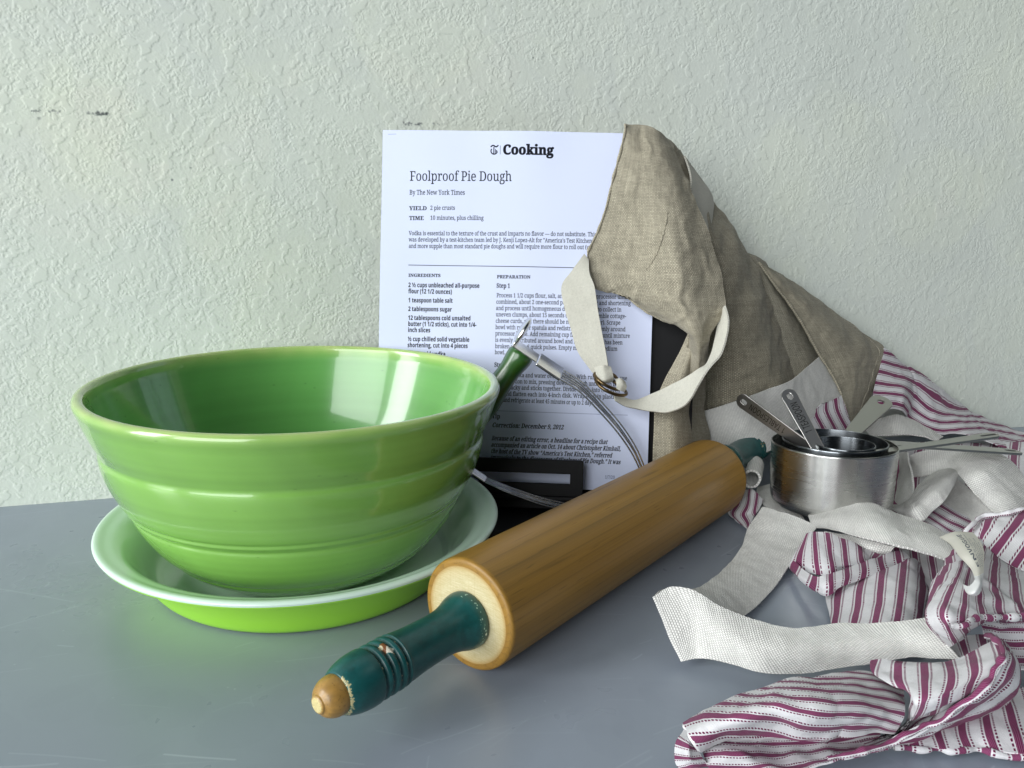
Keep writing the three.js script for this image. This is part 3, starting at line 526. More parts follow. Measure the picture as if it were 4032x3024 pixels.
sheet('bib_inner_fold', [
  [[0.2033,0.2011,-0.7021], [0.2175,0.1962,-0.7064], [0.2306,0.19,-0.7167]], [[0.2223,0.1807,-0.7037], [0.2341,0.1724,-0.7052], [0.2514,0.1647,-0.7231]],
  [[0.2331,0.1515,-0.7028], [0.2493,0.1472,-0.7057], [0.2718,0.1406,-0.7272]], [[0.2438,0.1179,-0.6998], [0.2657,0.1151,-0.7065], [0.2922,0.1095,-0.7293]],
  [[0.256,0.079,-0.6994], [0.2799,0.0823,-0.7067], [0.3066,0.0802,-0.7295]], [[0.2635,0.0478,-0.6996], [0.2877,0.0509,-0.707], [0.3188,0.0505,-0.729]]], M.linenGrey, apron, { th: 0.0011, wr: 0.0012, wf: 50 });
// bib: side corner with its stitched hem
const corner = cloth('bib_corner', [
  [[0.2223,0.1901,-0.7079], [0.2235,0.19,-0.7062], [0.2283,0.1889,-0.716]],
  [[0.2364,0.1698,-0.6976], [0.2448,0.1716,-0.7002], [0.265,0.1702,-0.7314]],
  [[0.2509,0.1534,-0.6978], [0.2704,0.1533,-0.7038], [0.3034,0.147,-0.7452]],
  [[0.267,0.132,-0.6986], [0.2946,0.1312,-0.7091], [0.3423,0.1238,-0.7571]],
  [[0.2825,0.1085,-0.6991], [0.3182,0.1092,-0.7163], [0.3752,0.1044,-0.7672]],
  [[0.2951,0.0917,-0.6988], [0.3243,0.0912,-0.714], [0.3672,0.0839,-0.7543]],
  [[0.3046,0.0741,-0.6954], [0.3246,0.075,-0.7078], [0.3555,0.0676,-0.7382]],
  [[0.3093,0.059,-0.6906], [0.3214,0.0595,-0.6985], [0.3403,0.0526,-0.7189]],
  [[0.3137,0.0402,-0.6856], [0.3177,0.0393,-0.689], [0.3245,0.037,-0.6973]],
], { ns: 36, wr: 0.0016, wf: 46, cr: 0.0012 });
cord('corner_hem', [[0.2216,0.1901,-0.7051], [0.2352,0.17,-0.6946], [0.2496,0.1537,-0.6948], [0.2656,0.1324,-0.6955], [0.281,0.1091,-0.6961], [0.2936,0.0923,-0.6957], [0.3031,0.0748,-0.6923], [0.3077,0.0598,-0.6875], [0.3123,0.041,-0.6826]], 0.0012, M.linen, apron, { lump: 0.0008 });
cord('stitch_line', along(corner, [0.33, 0.97], [0.99, 0.75]), 0.00045, M.linenGrey, apron, { lump: 0.0005 });
cord('flap_hem', [...along(flap, [0.01, 0.004], [0.58, 0.004], 40)], 0.0009, M.linen, apron, { lump: 0.0009, seg: 90 });
cord('flap_hem', [...along(flap, [0.58, 0.004], [0.92, 0.004], 30)], 0.0009, M.linen, apron, { lump: 0.0009, seg: 70 });
cord('stitch_line', along(flap, [0.26, 0.66], [0.42, 0.46]), 0.0006, M.linen, apron, { lump: 0.0007 });
// waistband of white webbing across the foot of the bib
web('waistband', [
  [[0.1514,0.0665,-0.6319], [0.1524,0.0403,-0.628], [0.153,0.0189,-0.624]],
  [[0.1682,0.0703,-0.6328], [0.1741,0.0406,-0.6283], [0.1796,0.0202,-0.6279]],
  [[0.1936,0.0799,-0.6322], [0.2009,0.057,-0.6303], [0.2102,0.0302,-0.631]],
  [[0.221,0.0882,-0.6406], [0.234,0.0626,-0.6425], [0.2422,0.0418,-0.6429]],
  [[0.2411,0.0926,-0.652], [0.2524,0.0737,-0.6523], [0.2625,0.0582,-0.6533]],
  [[0.2636,0.0987,-0.6787], [0.2762,0.0812,-0.6763], [0.2858,0.0653,-0.675]],
  [[0.2852,0.105,-0.7041], [0.2994,0.0868,-0.7043], [0.3114,0.0702,-0.7038]],
], { ns: 20 });
// neck straps
sheet('neck_strap', [
  [[0.0531,0.2004,-0.595], [0.0567,0.1963,-0.594]], [[0.0444,0.1879,-0.5953], [0.0572,0.1864,-0.5902]], [[0.0364,0.1753,-0.5915], [0.0611,0.1763,-0.5861]],
  [[0.0392,0.1586,-0.5863], [0.0637,0.1604,-0.5811]], [[0.044,0.1441,-0.5813], [0.0667,0.1453,-0.5761]], [[0.0495,0.1276,-0.576], [0.0696,0.1316,-0.5715]], [[0.0609,0.1124,-0.5706], [0.0721,0.1174,-0.5667]]], M.tape, apron, { th: 0.0014, wr: 0.0006, wf: 60, ns: 16 });
sheet('strap_loop', [
  [[0.0618,0.1173,-0.5694], [0.0673,0.1202,-0.5634], [0.0737,0.119,-0.5649]], [[0.0625,0.114,-0.5647], [0.0674,0.1159,-0.5586], [0.0745,0.1162,-0.5603]],
  [[0.0631,0.11,-0.5639], [0.0681,0.1103,-0.5555], [0.0753,0.1119,-0.5584]], [[0.0673,0.1067,-0.5671], [0.0702,0.1069,-0.5609], [0.0755,0.1078,-0.5628]]], M.tape, apron, { th: 0.0014, wr: 0.0003 });
sheet('strap_loop', [
  [[0.0767,0.1103,-0.5611], [0.0812,0.1111,-0.56], [0.085,0.1079,-0.5622]], [[0.0775,0.1079,-0.5581], [0.0814,0.1082,-0.5569], [0.0855,0.1048,-0.5586]],
  [[0.0777,0.1037,-0.5578], [0.0808,0.1023,-0.5574], [0.0843,0.1007,-0.56]]], M.tape, apron, { th: 0.0014, wr: 0.0003 });
for (const [dx, dy] of [[0, 0], [14, 38]]) {                          // two oval rings
  const c = dx ? [[0.0627,0.1097,-0.5649], [0.0661,0.105,-0.5557], [0.0753,0.1005,-0.5543], [0.0843,0.0984,-0.5595], [0.0862,0.0993,-0.5647], [0.0793,0.105,-0.5712], [0.0685,0.1102,-0.5707]]
    : [[0.0618,0.1125,-0.5654], [0.0651,0.109,-0.5575], [0.0723,0.105,-0.5564], [0.0793,0.1025,-0.5606], [0.081,0.103,-0.5657], [0.0781,0.1101,-0.5722], [0.0684,0.1133,-0.5713]];
  cord('buckle_ring', c, 0.0013, M.brass, apron, { closed: true, seg: 60 });
}
sheet('neck_strap', [
  [[0.0756,0.0995,-0.5654], [0.0779,0.0927,-0.564]], [[0.0843,0.0947,-0.568], [0.0859,0.0883,-0.5648]], [[0.0937,0.0921,-0.5691], [0.095,0.0866,-0.5639]], [[0.1058,0.0972,-0.5672], [0.1064,0.0864,-0.5571]],
  [[0.1173,0.104,-0.5637], [0.1171,0.0885,-0.5487]], [[0.1281,0.1118,-0.5583], [0.1283,0.0968,-0.5434]], [[0.1363,0.1194,-0.5531], [0.1368,0.1139,-0.5419]], [[0.1426,0.1236,-0.5535], [0.143,0.1232,-0.5452]],
  [[0.1482,0.1317,-0.5607], [0.1517,0.1333,-0.5486]], [[0.1518,0.1416,-0.5684], [0.1572,0.1457,-0.5566]], [[0.1543,0.1489,-0.5736], [0.1586,0.1565,-0.5625]], [[0.1589,0.1589,-0.5812], [0.1581,0.1655,-0.5723]]], M.tape, apron, { th: 0.0014, wr: 0.0005, wf: 60, ns: 16, nt: 130 });
sheet('strap_tail', [
  [[0.1307,0.0795,-0.5942], [0.1341,0.0813,-0.5847]], [[0.1339,0.0707,-0.6014], [0.1414,0.0752,-0.5912]], [[0.1369,0.0622,-0.6044], [0.1463,0.0653,-0.5968]], [[0.1416,0.054,-0.6058], [0.1491,0.0575,-0.5998]], [[0.1457,0.0486,-0.6071], [0.1503,0.0505,-0.6012]]], M.tape, apron, { th: 0.0014, wr: 0.0004 });
sheet('neck_strap', [
  [[0.1345,0.2771,-0.6392], [0.1413,0.2719,-0.6518]], [[0.1363,0.2688,-0.6314], [0.1501,0.2619,-0.6524]], [[0.1379,0.2594,-0.6256], [0.1581,0.2525,-0.6527]], [[0.1384,0.2494,-0.6216], [0.1634,0.2434,-0.6544]],
  [[0.1429,0.2347,-0.6209], [0.1633,0.2314,-0.6501]], [[0.1513,0.2183,-0.6235], [0.161,0.2191,-0.6431]], [[0.157,0.211,-0.6294], [0.1598,0.2108,-0.6344]]], M.tape, apron, { th: 0.0014, wr: 0.0006, wf: 50, ns: 16 });
// skirt: striped cloth against the wall
tick('skirt_back', [
  [[0.3747,0.1045,-0.7649,0], [0.3659,0.0886,-0.7518,1.9], [0.3566,0.0797,-0.7364,3], [0.3489,0.0715,-0.7236,4], [0.3443,0.0641,-0.7159,5], [0.3426,0.0547,-0.7133,5.9]],
  [[0.4073,0.0832,-0.7833,1.2], [0.3979,0.0782,-0.7637,2.05], [0.3884,0.0732,-0.744,3], [0.3816,0.0671,-0.7294,4], [0.3787,0.0602,-0.7244,5], [0.3787,0.0496,-0.7264,6]],
  [[0.4221,0.0763,-0.7878,1.35], [0.415,0.0722,-0.7731,2], [0.4089,0.0616,-0.7608,3.1], [0.405,0.0493,-0.7533,4.1], [0.4024,0.0409,-0.7483,5], [0.3982,0.0327,-0.7429,6]],
  [[0.4491,0.0611,-0.7982,1.8], [0.4402,0.0576,-0.7808,2.2], [0.4306,0.0465,-0.7632,3], [0.4256,0.0371,-0.7512,4], [0.4228,0.0303,-0.7441,5.05], [0.4214,0.0228,-0.7395,6]],
  [[0.4874,0.0363,-0.812,1.95], [0.4788,0.0353,-0.7968,2.4], [0.4684,0.0337,-0.781,3], [0.4587,0.0318,-0.7635,4], [0.4492,0.0294,-0.7459,5], [0.4413,0.0257,-0.731,6]],
  [[0.5263,0.0162,-0.8259,3.7], [0.5167,0.0174,-0.8104,4.3], [0.5058,0.0184,-0.7925,4.9], [0.4934,0.0194,-0.772,5.5], [0.4811,0.0197,-0.7515,6.2], [0.466,0.0191,-0.7259,7]],
  [[0.5721,0.0018,-0.8271,4.9], [0.5642,0.0018,-0.815,5.3], [0.5571,0.002,-0.804,5.8], [0.5415,0.0041,-0.7804,6.5], [0.5244,0.0055,-0.7543,7.3], [0.5076,0.0054,-0.7282,8.2]],
  [[0.5746,0.0018,-0.7904,5.9], [0.5703,0.0018,-0.784,6.3], [0.5639,0.0018,-0.7745,6.8], [0.5535,0.0018,-0.7593,7.5], [0.5436,0.0018,-0.7445,8.3], [0.5284,0.0018,-0.7221,9.2]],
], { along: 't', ns: 60, nt: 110, wr: 0.0012, wf: 60 });
tick('skirt_corner', [
  [[0.2756,0.0694,-0.6636,3], [0.2871,0.0702,-0.6733,2], [0.3018,0.0724,-0.6862,0.9]], [[0.2642,0.0619,-0.6538,3.9], [0.2821,0.0617,-0.6635,2.4], [0.305,0.0602,-0.6788,0.6]],
  [[0.2607,0.0497,-0.6485,4.8], [0.2821,0.0471,-0.6593,3.1], [0.3109,0.0427,-0.6764,1]]], { wr: 0.0006 });
// striped cloth spread under the heap
tick('skirt_base', [
  [[0.3498,0.01,-0.7479,-0.6], [0.3996,0.012,-0.7448,2.6], [0.4579,0.012,-0.7489,5.8], [0.5664,0.012,-0.7565,11]],
  [[0.3175,0.012,-0.6737,0], [0.3624,0.014,-0.6706,3], [0.4112,0.016,-0.6678,6], [0.5081,0.016,-0.674,11]],
  [[0.2668,0.01,-0.5731,0], [0.3129,0.012,-0.5706,3.2], [0.3585,0.014,-0.568,6.4], [0.4452,0.014,-0.5728,11]],
  [[0.2477,0.006,-0.5034,0.5], [0.2818,0.008,-0.5007,3.4], [0.3178,0.01,-0.4905,6.8], [0.3967,0.01,-0.4943,12]],
  [[0.2258,0.004,-0.4273,1], [0.2493,0.006,-0.419,3.6], [0.2799,0.006,-0.4148,7], [0.3475,0.006,-0.4175,12]]], { wr: 0.002, wf: 40 });
tick('skirt_edge', [
  [[0.3016,0.016,-0.5285,3.4], [0.3151,0.018,-0.5419,1.6], [0.3344,0.018,-0.5597,0]], [[0.3077,0.014,-0.5167,3.3], [0.3192,0.017,-0.5253,1.6], [0.3389,0.016,-0.5445,0]],
  [[0.3143,0.01,-0.5086,3.4], [0.3282,0.013,-0.5201,1.7], [0.3482,0.012,-0.5405,0]]], { wr: 0.0004 });
tick('skirt_edge', [
  [[0.1894,0.016,-0.5861,2.2], [0.1937,0.018,-0.5789,1], [0.1992,0.014,-0.5696,-0.3]], [[0.1799,0.008,-0.576,2.7], [0.1849,0.012,-0.5584,1.2], [0.1916,0.011,-0.5556,0]],
  [[0.1719,0.0035,-0.5694,3], [0.1761,0.005,-0.5566,2], [0.1853,0.008,-0.548,0.8]], [[0.1734,0.003,-0.554,3.1], [0.1761,0.003,-0.5435,2.4], [0.1774,0.004,-0.5344,1.6]]], { wr: 0.0006 });
// small curl of webbing seen end-on behind the pin
{
  const rows = [], c0 = V3([0.1936,0.0257,-0.585]), f0 = new THREE.Vector3(0.35, 0.03, -0.94).normalize(), a0 = new THREE.Vector3(0.94, 0, 0.35), b0 = new THREE.Vector3(0, 1, 0);
  for (let i = 0; i <= 12; i++) { const a = 2.4 - i * 0.47, r = 0.0079; const p = c0.clone().addScaledVector(a0, Math.cos(a) * r * 0.94).addScaledVector(b0, Math.sin(a) * r); rows.push([0, 0.018, 0.036].map((s) => p.clone().addScaledVector(f0, s).toArray())); }
  web('waist_tie_curl', rows, { th: 0.0018 });
}
web('waist_tie', [
  [[0.2087,0.008,-0.6153], [0.2195,0.012,-0.6139], [0.2391,0.013,-0.6214]], [[0.2002,0.01,-0.5881], [0.211,0.012,-0.5876], [0.2312,0.013,-0.5902]], [[0.1981,0.011,-0.5674], [0.2089,0.012,-0.5635], [0.2222,0.012,-0.553]], [[0.2012,0.01,-0.5568], [0.2105,0.011,-0.5511], [0.2205,0.01,-0.5362]]]);
// front tie: down from the cup, folded back on itself, off to the right
web('waist_tie', [
  [[0.1884,0.02,-0.5396], [0.2019,0.02,-0.5273], [0.2187,0.018,-0.5103]],
  [[0.1824,0.017,-0.5319], [0.1933,0.017,-0.5161], [0.214,0.015,-0.5062]],
  [[0.1709,0.012,-0.5156], [0.1843,0.012,-0.5025], [0.2052,0.01,-0.4977]],
  [[0.1606,0.008,-0.4936], [0.1722,0.009,-0.4809], [0.1869,0.006,-0.4724]],
  [[0.1472,0.006,-0.4732], [0.1573,0.008,-0.4568], [0.1688,0.004,-0.4459]],
  [[0.1254,0.012,-0.4366], [0.1386,0.01,-0.4307], [0.15,0.004,-0.4207]],
  [[0.1081,0.019,-0.4104], [0.1221,0.014,-0.4094], [0.1357,0.005,-0.4036]],
  [[0.0949,0.026,-0.398], [0.1078,0.017,-0.3932], [0.1273,0.004,-0.392]],
  [[0.0842,0.03,-0.387], [0.0942,0.018,-0.3757], [0.1108,0.003,-0.3734]],
  [[0.0794,0.03,-0.3797], [0.0848,0.017,-0.3681], [0.0916,0.004,-0.3592]],
], { nt: 130, ns: 26 });
web('waist_tie', [
  [[0.0793,0.0302,-0.3793], [0.0847,0.0172,-0.3678], [0.0916,0.0042,-0.3589]],
  [[0.0877,0.034,-0.3819], [0.0957,0.02,-0.3705], [0.0982,0.006,-0.3585]],
  [[0.0994,0.034,-0.3789], [0.1034,0.02,-0.3672], [0.1045,0.008,-0.355]],
  [[0.1117,0.028,-0.3733], [0.1133,0.019,-0.359], [0.1179,0.008,-0.3495]],
  [[0.1243,0.024,-0.3696], [0.1242,0.018,-0.3528], [0.1294,0.008,-0.3438]],
  [[0.1347,0.022,-0.3661], [0.1349,0.018,-0.35], [0.1435,0.008,-0.3437]],
  [[0.1458,0.022,-0.362], [0.1499,0.018,-0.3497], [0.1613,0.01,-0.3449]],
  [[0.1578,0.022,-0.3624], [0.1636,0.019,-0.351], [0.1778,0.012,-0.3469]],
  [[0.1714,0.023,-0.3647], [0.1773,0.021,-0.3523], [0.1915,0.016,-0.3452]],
  [[0.1933,0.026,-0.3613], [0.1956,0.024,-0.3504], [0.2043,0.02,-0.3421]],
  [[0.2056,0.03,-0.3577], [0.2069,0.028,-0.3458], [0.2105,0.024,-0.3338]],
  [[0.2132,0.032,-0.3573], [0.2137,0.03,-0.3427], [0.2171,0.026,-0.3291]],
], { nt: 150, ns: 26 });
// tie over the front of the cup
web('waist_tie', [
  [[0.2198,0.018,-0.5315], [0.2166,0.018,-0.5185], [0.2182,0.016,-0.5101]], [[0.2279,0.022,-0.5265], [0.2223,0.024,-0.5077], [0.2226,0.02,-0.4994]],
  [[0.2376,0.028,-0.5209], [0.2293,0.03,-0.4937], [0.2262,0.026,-0.4766]], [[0.2455,0.032,-0.5174], [0.2346,0.034,-0.4812], [0.2313,0.03,-0.4591]],
  [[0.2547,0.033,-0.5163], [0.242,0.036,-0.4738], [0.2384,0.032,-0.4475]], [[0.2638,0.031,-0.5114], [0.2499,0.035,-0.4675], [0.2477,0.031,-0.4441]],
  [[0.2731,0.028,-0.5057], [0.2564,0.033,-0.4607], [0.2547,0.03,-0.4406]], [[0.2826,0.028,-0.4948], [0.2657,0.033,-0.4527], [0.262,0.03,-0.4332]],
  [[0.2868,0.028,-0.4811], [0.2711,0.033,-0.4435], [0.2671,0.03,-0.4254]], [[0.2922,0.026,-0.4725], [0.2787,0.03,-0.4411], [0.2781,0.026,-0.4292]]], { ns: 26, nt: 140 });
web('waist_tie_underside', [
  [[0.224,0.014,-0.5109], [0.2261,0.011,-0.5139], [0.2275,0.009,-0.5153]], [[0.2334,0.016,-0.4997], [0.232,0.013,-0.4987], [0.2309,0.011,-0.497]],
  [[0.2425,0.018,-0.485], [0.24,0.015,-0.4827], [0.2394,0.012,-0.4834]], [[0.2549,0.02,-0.4725], [0.2531,0.016,-0.474], [0.2532,0.012,-0.4783]]]);
// ties looping behind and to the right of the cup
web('waist_tie', [
  [[0.3508,0.03,-0.7396], [0.3471,0.028,-0.7251], [0.3475,0.026,-0.7145]], [[0.3618,0.036,-0.736], [0.3565,0.034,-0.7168], [0.3538,0.03,-0.7029]], [[0.378,0.042,-0.7332], [0.3655,0.04,-0.7051], [0.3616,0.034,-0.6922]],
  [[0.3899,0.04,-0.7267], [0.3799,0.038,-0.7045], [0.3751,0.034,-0.6923]], [[0.3981,0.036,-0.7128], [0.3919,0.034,-0.702], [0.3867,0.032,-0.693]], [[0.4081,0.03,-0.6998], [0.4017,0.03,-0.6939], [0.3993,0.028,-0.6949]]]);
web('waist_tie', [
  [[0.34,0.032,-0.6464], [0.3407,0.034,-0.6402], [0.3415,0.036,-0.634]], [[0.3346,0.028,-0.6327], [0.332,0.032,-0.6204], [0.3268,0.036,-0.6033]], [[0.3265,0.022,-0.616], [0.3241,0.027,-0.6016], [0.3214,0.031,-0.5856]],
  [[0.3173,0.017,-0.598], [0.316,0.021,-0.585], [0.3166,0.024,-0.5728]], [[0.3087,0.013,-0.583], [0.3094,0.016,-0.5733], [0.3132,0.018,-0.5683]], [[0.3012,0.01,-0.5705], [0.3033,0.012,-0.5656], [0.3107,0.013,-0.5692]]]);
web('waist_tie', [
  [[0.2955,0.012,-0.5642], [0.2928,0.014,-0.5562], [0.2927,0.014,-0.5515]], [[0.3021,0.016,-0.5583], [0.2955,0.018,-0.5427], [0.294,0.016,-0.535]], [[0.3075,0.02,-0.5589], [0.2954,0.024,-0.5278], [0.2945,0.02,-0.5159]],
  [[0.3115,0.022,-0.5617], [0.3029,0.027,-0.5333], [0.3063,0.024,-0.5249]], [[0.324,0.026,-0.5761], [0.3129,0.032,-0.5414], [0.3168,0.028,-0.5318]], [[0.34,0.03,-0.5895], [0.3266,0.035,-0.5537], [0.3277,0.031,-0.5439]],
  [[0.3517,0.033,-0.5928], [0.3415,0.036,-0.5683], [0.3421,0.033,-0.5632]], [[0.3608,0.034,-0.5928], [0.3578,0.035,-0.5863], [0.3584,0.034,-0.5859]]], { ns: 24 });
web('waist_tie', [
  [[0.342,0.034,-0.63], [0.3422,0.026,-0.6268], [0.3405,0.018,-0.619]], [[0.3488,0.042,-0.6182], [0.3477,0.033,-0.6136], [0.3442,0.024,-0.6045]], [[0.3615,0.046,-0.6114], [0.3571,0.038,-0.604], [0.3529,0.03,-0.597]],
  [[0.3748,0.048,-0.6085], [0.3619,0.042,-0.5922], [0.358,0.034,-0.5903]], [[0.3925,0.046,-0.6085], [0.3664,0.042,-0.5833], [0.3546,0.035,-0.5806]], [[0.4043,0.042,-0.6021], [0.3686,0.04,-0.5693], [0.3527,0.033,-0.5669]],
  [[0.4111,0.036,-0.5969], [0.3732,0.034,-0.5612], [0.3539,0.028,-0.5543]], [[0.4086,0.03,-0.5807], [0.374,0.028,-0.5496], [0.3589,0.022,-0.549]], [[0.4018,0.024,-0.5636], [0.3749,0.022,-0.5407], [0.3613,0.018,-0.5381]], [[0.3958,0.018,-0.5518], [0.3773,0.016,-0.5377], [0.3642,0.014,-0.5313]]], { ns: 30, nt: 130 });
web('waist_tie_underside', [
  [[0.3599,0.027,-0.5926], [0.3583,0.022,-0.5911], [0.3462,0.018,-0.5761]], [[0.363,0.025,-0.5832], [0.3567,0.018,-0.5767], [0.3339,0.016,-0.561]], [[0.3632,0.021,-0.5614], [0.3518,0.014,-0.552], [0.3244,0.013,-0.5529]], [[0.3641,0.017,-0.5425], [0.3437,0.012,-0.5316], [0.3242,0.011,-0.5416]], [[0.3617,0.013,-0.5336], [0.3386,0.01,-0.5259], [0.3273,0.009,-0.5293]]]);
// skirt: pleated piece in front
tick('skirt_pleat', [
  [[0.2038,0.019,-0.4929,0.3], [0.208,0.022,-0.4917,1.4], [0.2145,0.022,-0.4889,2.3], [0.2239,0.02,-0.4841,3.4], [0.2347,0.017,-0.4795,4.5], [0.2483,0.013,-0.4759,5.7], [0.2589,0.012,-0.4786,6.4]],
  [[0.1965,0.013,-0.485,0.2], [0.2006,0.018,-0.4742,1.25], [0.2079,0.02,-0.4702,2.2], [0.2187,0.018,-0.4694,3.3], [0.2288,0.016,-0.4686,4.35], [0.2407,0.013,-0.47,5.5], [0.2549,0.012,-0.4742,6.4]],
  [[0.1906,0.007,-0.4789,0.1], [0.1955,0.013,-0.4625,1.1], [0.2031,0.016,-0.4552,2.15], [0.2143,0.015,-0.4565,3.25], [0.2258,0.014,-0.4598,4.3], [0.2399,0.012,-0.4693,5.4], [0.2535,0.012,-0.4713,6.4]],
  [[0.1873,0.004,-0.474,0.1], [0.1947,0.008,-0.4556,1.1], [0.2017,0.011,-0.4474,2.15], [0.2145,0.012,-0.4549,3.25], [0.2265,0.012,-0.4593,4.3], [0.2397,0.011,-0.4687,5.4], [0.254,0.011,-0.4721,6.4]]], { wr: 0.001, wf: 50, nt: 60 });
tick('skirt_pleat', [
  [[0.1878,0.01,-0.4711,0.3], [0.1876,0.013,-0.449,1], [0.1896,0.017,-0.4327,1.75], [0.2005,0.019,-0.4352,2.8], [0.216,0.019,-0.4451,3.95], [0.2338,0.018,-0.4575,5.1], [0.2526,0.017,-0.4707,6.2], [0.263,0.016,-0.4744,7]],
  [[0.1863,0.006,-0.4698,0.3], [0.1846,0.01,-0.4449,1], [0.1882,0.015,-0.4256,1.9], [0.1988,0.018,-0.4267,2.95], [0.2138,0.018,-0.4358,4.05], [0.2322,0.017,-0.4499,5.2], [0.2501,0.016,-0.4628,6.25], [0.2632,0.015,-0.4696,7.1]],
  [[0.1872,0.003,-0.4733,0.3], [0.1871,0.005,-0.4486,1], [0.191,0.009,-0.4241,2.15], [0.1997,0.014,-0.4251,3.1], [0.213,0.015,-0.432,4.2], [0.2324,0.015,-0.4455,5.3], [0.2505,0.014,-0.4587,6.35], [0.263,0.013,-0.4663,7.2]]], { wr: 0.0007, wf: 60, nt: 40 });
tick('skirt_pleat', [
  [[0.1938,0.006,-0.4305,-0.1], [0.2036,0.01,-0.4336,0.5], [0.2159,0.013,-0.4372,1.3], [0.2333,0.015,-0.4468,2.35], [0.2491,0.016,-0.4558,3.2], [0.2643,0.015,-0.4669,3.9], [0.2735,0.008,-0.4738,4.3]],
  [[0.1929,0.004,-0.426,0], [0.1998,0.009,-0.4226,0.65], [0.2097,0.013,-0.4212,1.5], [0.221,0.016,-0.4216,2.4], [0.234,0.018,-0.4253,3.3], [0.2514,0.016,-0.4384,4.1], [0.2679,0.007,-0.4545,4.7]],
  [[0.1905,0.003,-0.4157,0.1], [0.1948,0.008,-0.409,0.8], [0.2015,0.013,-0.4023,1.6], [0.2103,0.017,-0.3985,2.5], [0.2214,0.019,-0.3995,3.4], [0.237,0.017,-0.4092,4.25], [0.2574,0.008,-0.4292,4.9]],
  [[0.1856,0.003,-0.3999,0.35], [0.1885,0.007,-0.3922,0.95], [0.1935,0.012,-0.3838,1.8], [0.2,0.016,-0.3771,2.65], [0.2082,0.018,-0.374,3.5], [0.2217,0.016,-0.3808,4.3], [0.2385,0.008,-0.3973,5]],
  [[0.1811,0.002,-0.3879,0.4], [0.1857,0.004,-0.3847,1], [0.1933,0.006,-0.3816,1.85], [0.2017,0.008,-0.3786,2.7], [0.21,0.01,-0.3756,3.55], [0.2201,0.01,-0.376,4.35], [0.2313,0.006,-0.3831,5.1]]], { wr: 0.0009, wf: 55 });
// skirt: mound on the right with its hem, and the care label
tick('skirt_mound', [
  [[0.2707,0.034,-0.4366,0.5], [0.2777,0.038,-0.4361,1.2], [0.2903,0.038,-0.4455,2.4], [0.2945,0.036,-0.44,3.9], [0.2935,0.034,-0.4175,5.4], [0.3049,0.032,-0.4056,7]],
  [[0.2318,0.042,-0.3853,0.15], [0.2333,0.05,-0.3721,1.1], [0.2405,0.05,-0.3698,2.7], [0.251,0.048,-0.3727,4.05], [0.2599,0.045,-0.3686,5.1], [0.2771,0.042,-0.3666,6.7]],
  [[0.2098,0.044,-0.3528,0.4], [0.2072,0.054,-0.336,1.3], [0.2171,0.053,-0.3365,2.35], [0.2304,0.05,-0.3426,3.6], [0.2423,0.048,-0.3431,4.8], [0.2646,0.045,-0.3486,6.5]],
  [[0.2045,0.042,-0.3426,0.5], [0.2013,0.052,-0.3247,1.5], [0.2076,0.052,-0.3225,2.3], [0.2192,0.05,-0.3273,3.2], [0.2329,0.047,-0.3349,4.2], [0.2604,0.044,-0.3422,6.2]],
  [[0.2063,0.036,-0.3401,0.55], [0.204,0.044,-0.3255,1.2], [0.2095,0.045,-0.3249,2.1], [0.2213,0.044,-0.3312,3.1], [0.2384,0.041,-0.3422,4.2], [0.2669,0.038,-0.3504,6.2]],
  [[0.2153,0.028,-0.338,0.8], [0.213,0.034,-0.3305,1.4], [0.2181,0.036,-0.3331,2.2], [0.2295,0.036,-0.3427,3.1], [0.246,0.034,-0.353,4.2], [0.274,0.032,-0.3594,6.2]]], { wr: 0.0016, wf: 60 });
cord('hem', [[0.2013,0.052,-0.3157], [0.2064,0.052,-0.3167], [0.2137,0.0515,-0.322], [0.2215,0.05,-0.3282], [0.2275,0.0485,-0.3299], [0.2361,0.047,-0.3345], [0.2425,0.046,-0.3357], [0.2588,0.0445,-0.3399]], 0.0015, M.stripe, apron, { lump: 0.0014, seg: 90, cross: 1 });
tick('skirt_mound_top', [
  [[0.2954,0.036,-0.4639,-0.8], [0.3088,0.042,-0.4709,0.2], [0.3237,0.046,-0.4697,1], [0.3511,0.05,-0.4748,2]], [[0.2931,0.037,-0.4571,-0.5], [0.2993,0.043,-0.4523,0.5], [0.3099,0.046,-0.4458,1.4], [0.3307,0.05,-0.4447,2.5]],
  [[0.2942,0.036,-0.4537,-0.1], [0.2895,0.038,-0.434,1.05], [0.2901,0.037,-0.4141,2.2], [0.3014,0.036,-0.3976,3.9]]], { along: 's', wr: 0.0008 });
cord('hem', [[0.2837,0.038,-0.4501], [0.2886,0.042,-0.4526], [0.3056,0.045,-0.4658], [0.3134,0.047,-0.4644], [0.3216,0.049,-0.4638], [0.3319,0.051,-0.4665], [0.3475,0.053,-0.4703]], 0.0015, M.stripe, apron, { lump: 0.0012 });
tick('skirt_inside', [
  [[0.2445,0.03,-0.3631,0.6], [0.258,0.03,-0.3637,0.2], [0.2802,0.03,-0.3646,0.2]], [[0.2506,0.02,-0.3668,2], [0.2618,0.02,-0.3673,1.7], [0.2853,0.02,-0.3696,1.6]], [[0.2494,0.014,-0.3612,3], [0.2591,0.014,-0.3594,2.9], [0.28,0.014,-0.3601,2.9]], [[0.2438,0.012,-0.3474,4], [0.2544,0.012,-0.3458,4], [0.271,0.012,-0.3464,4]]], { along: 's' });
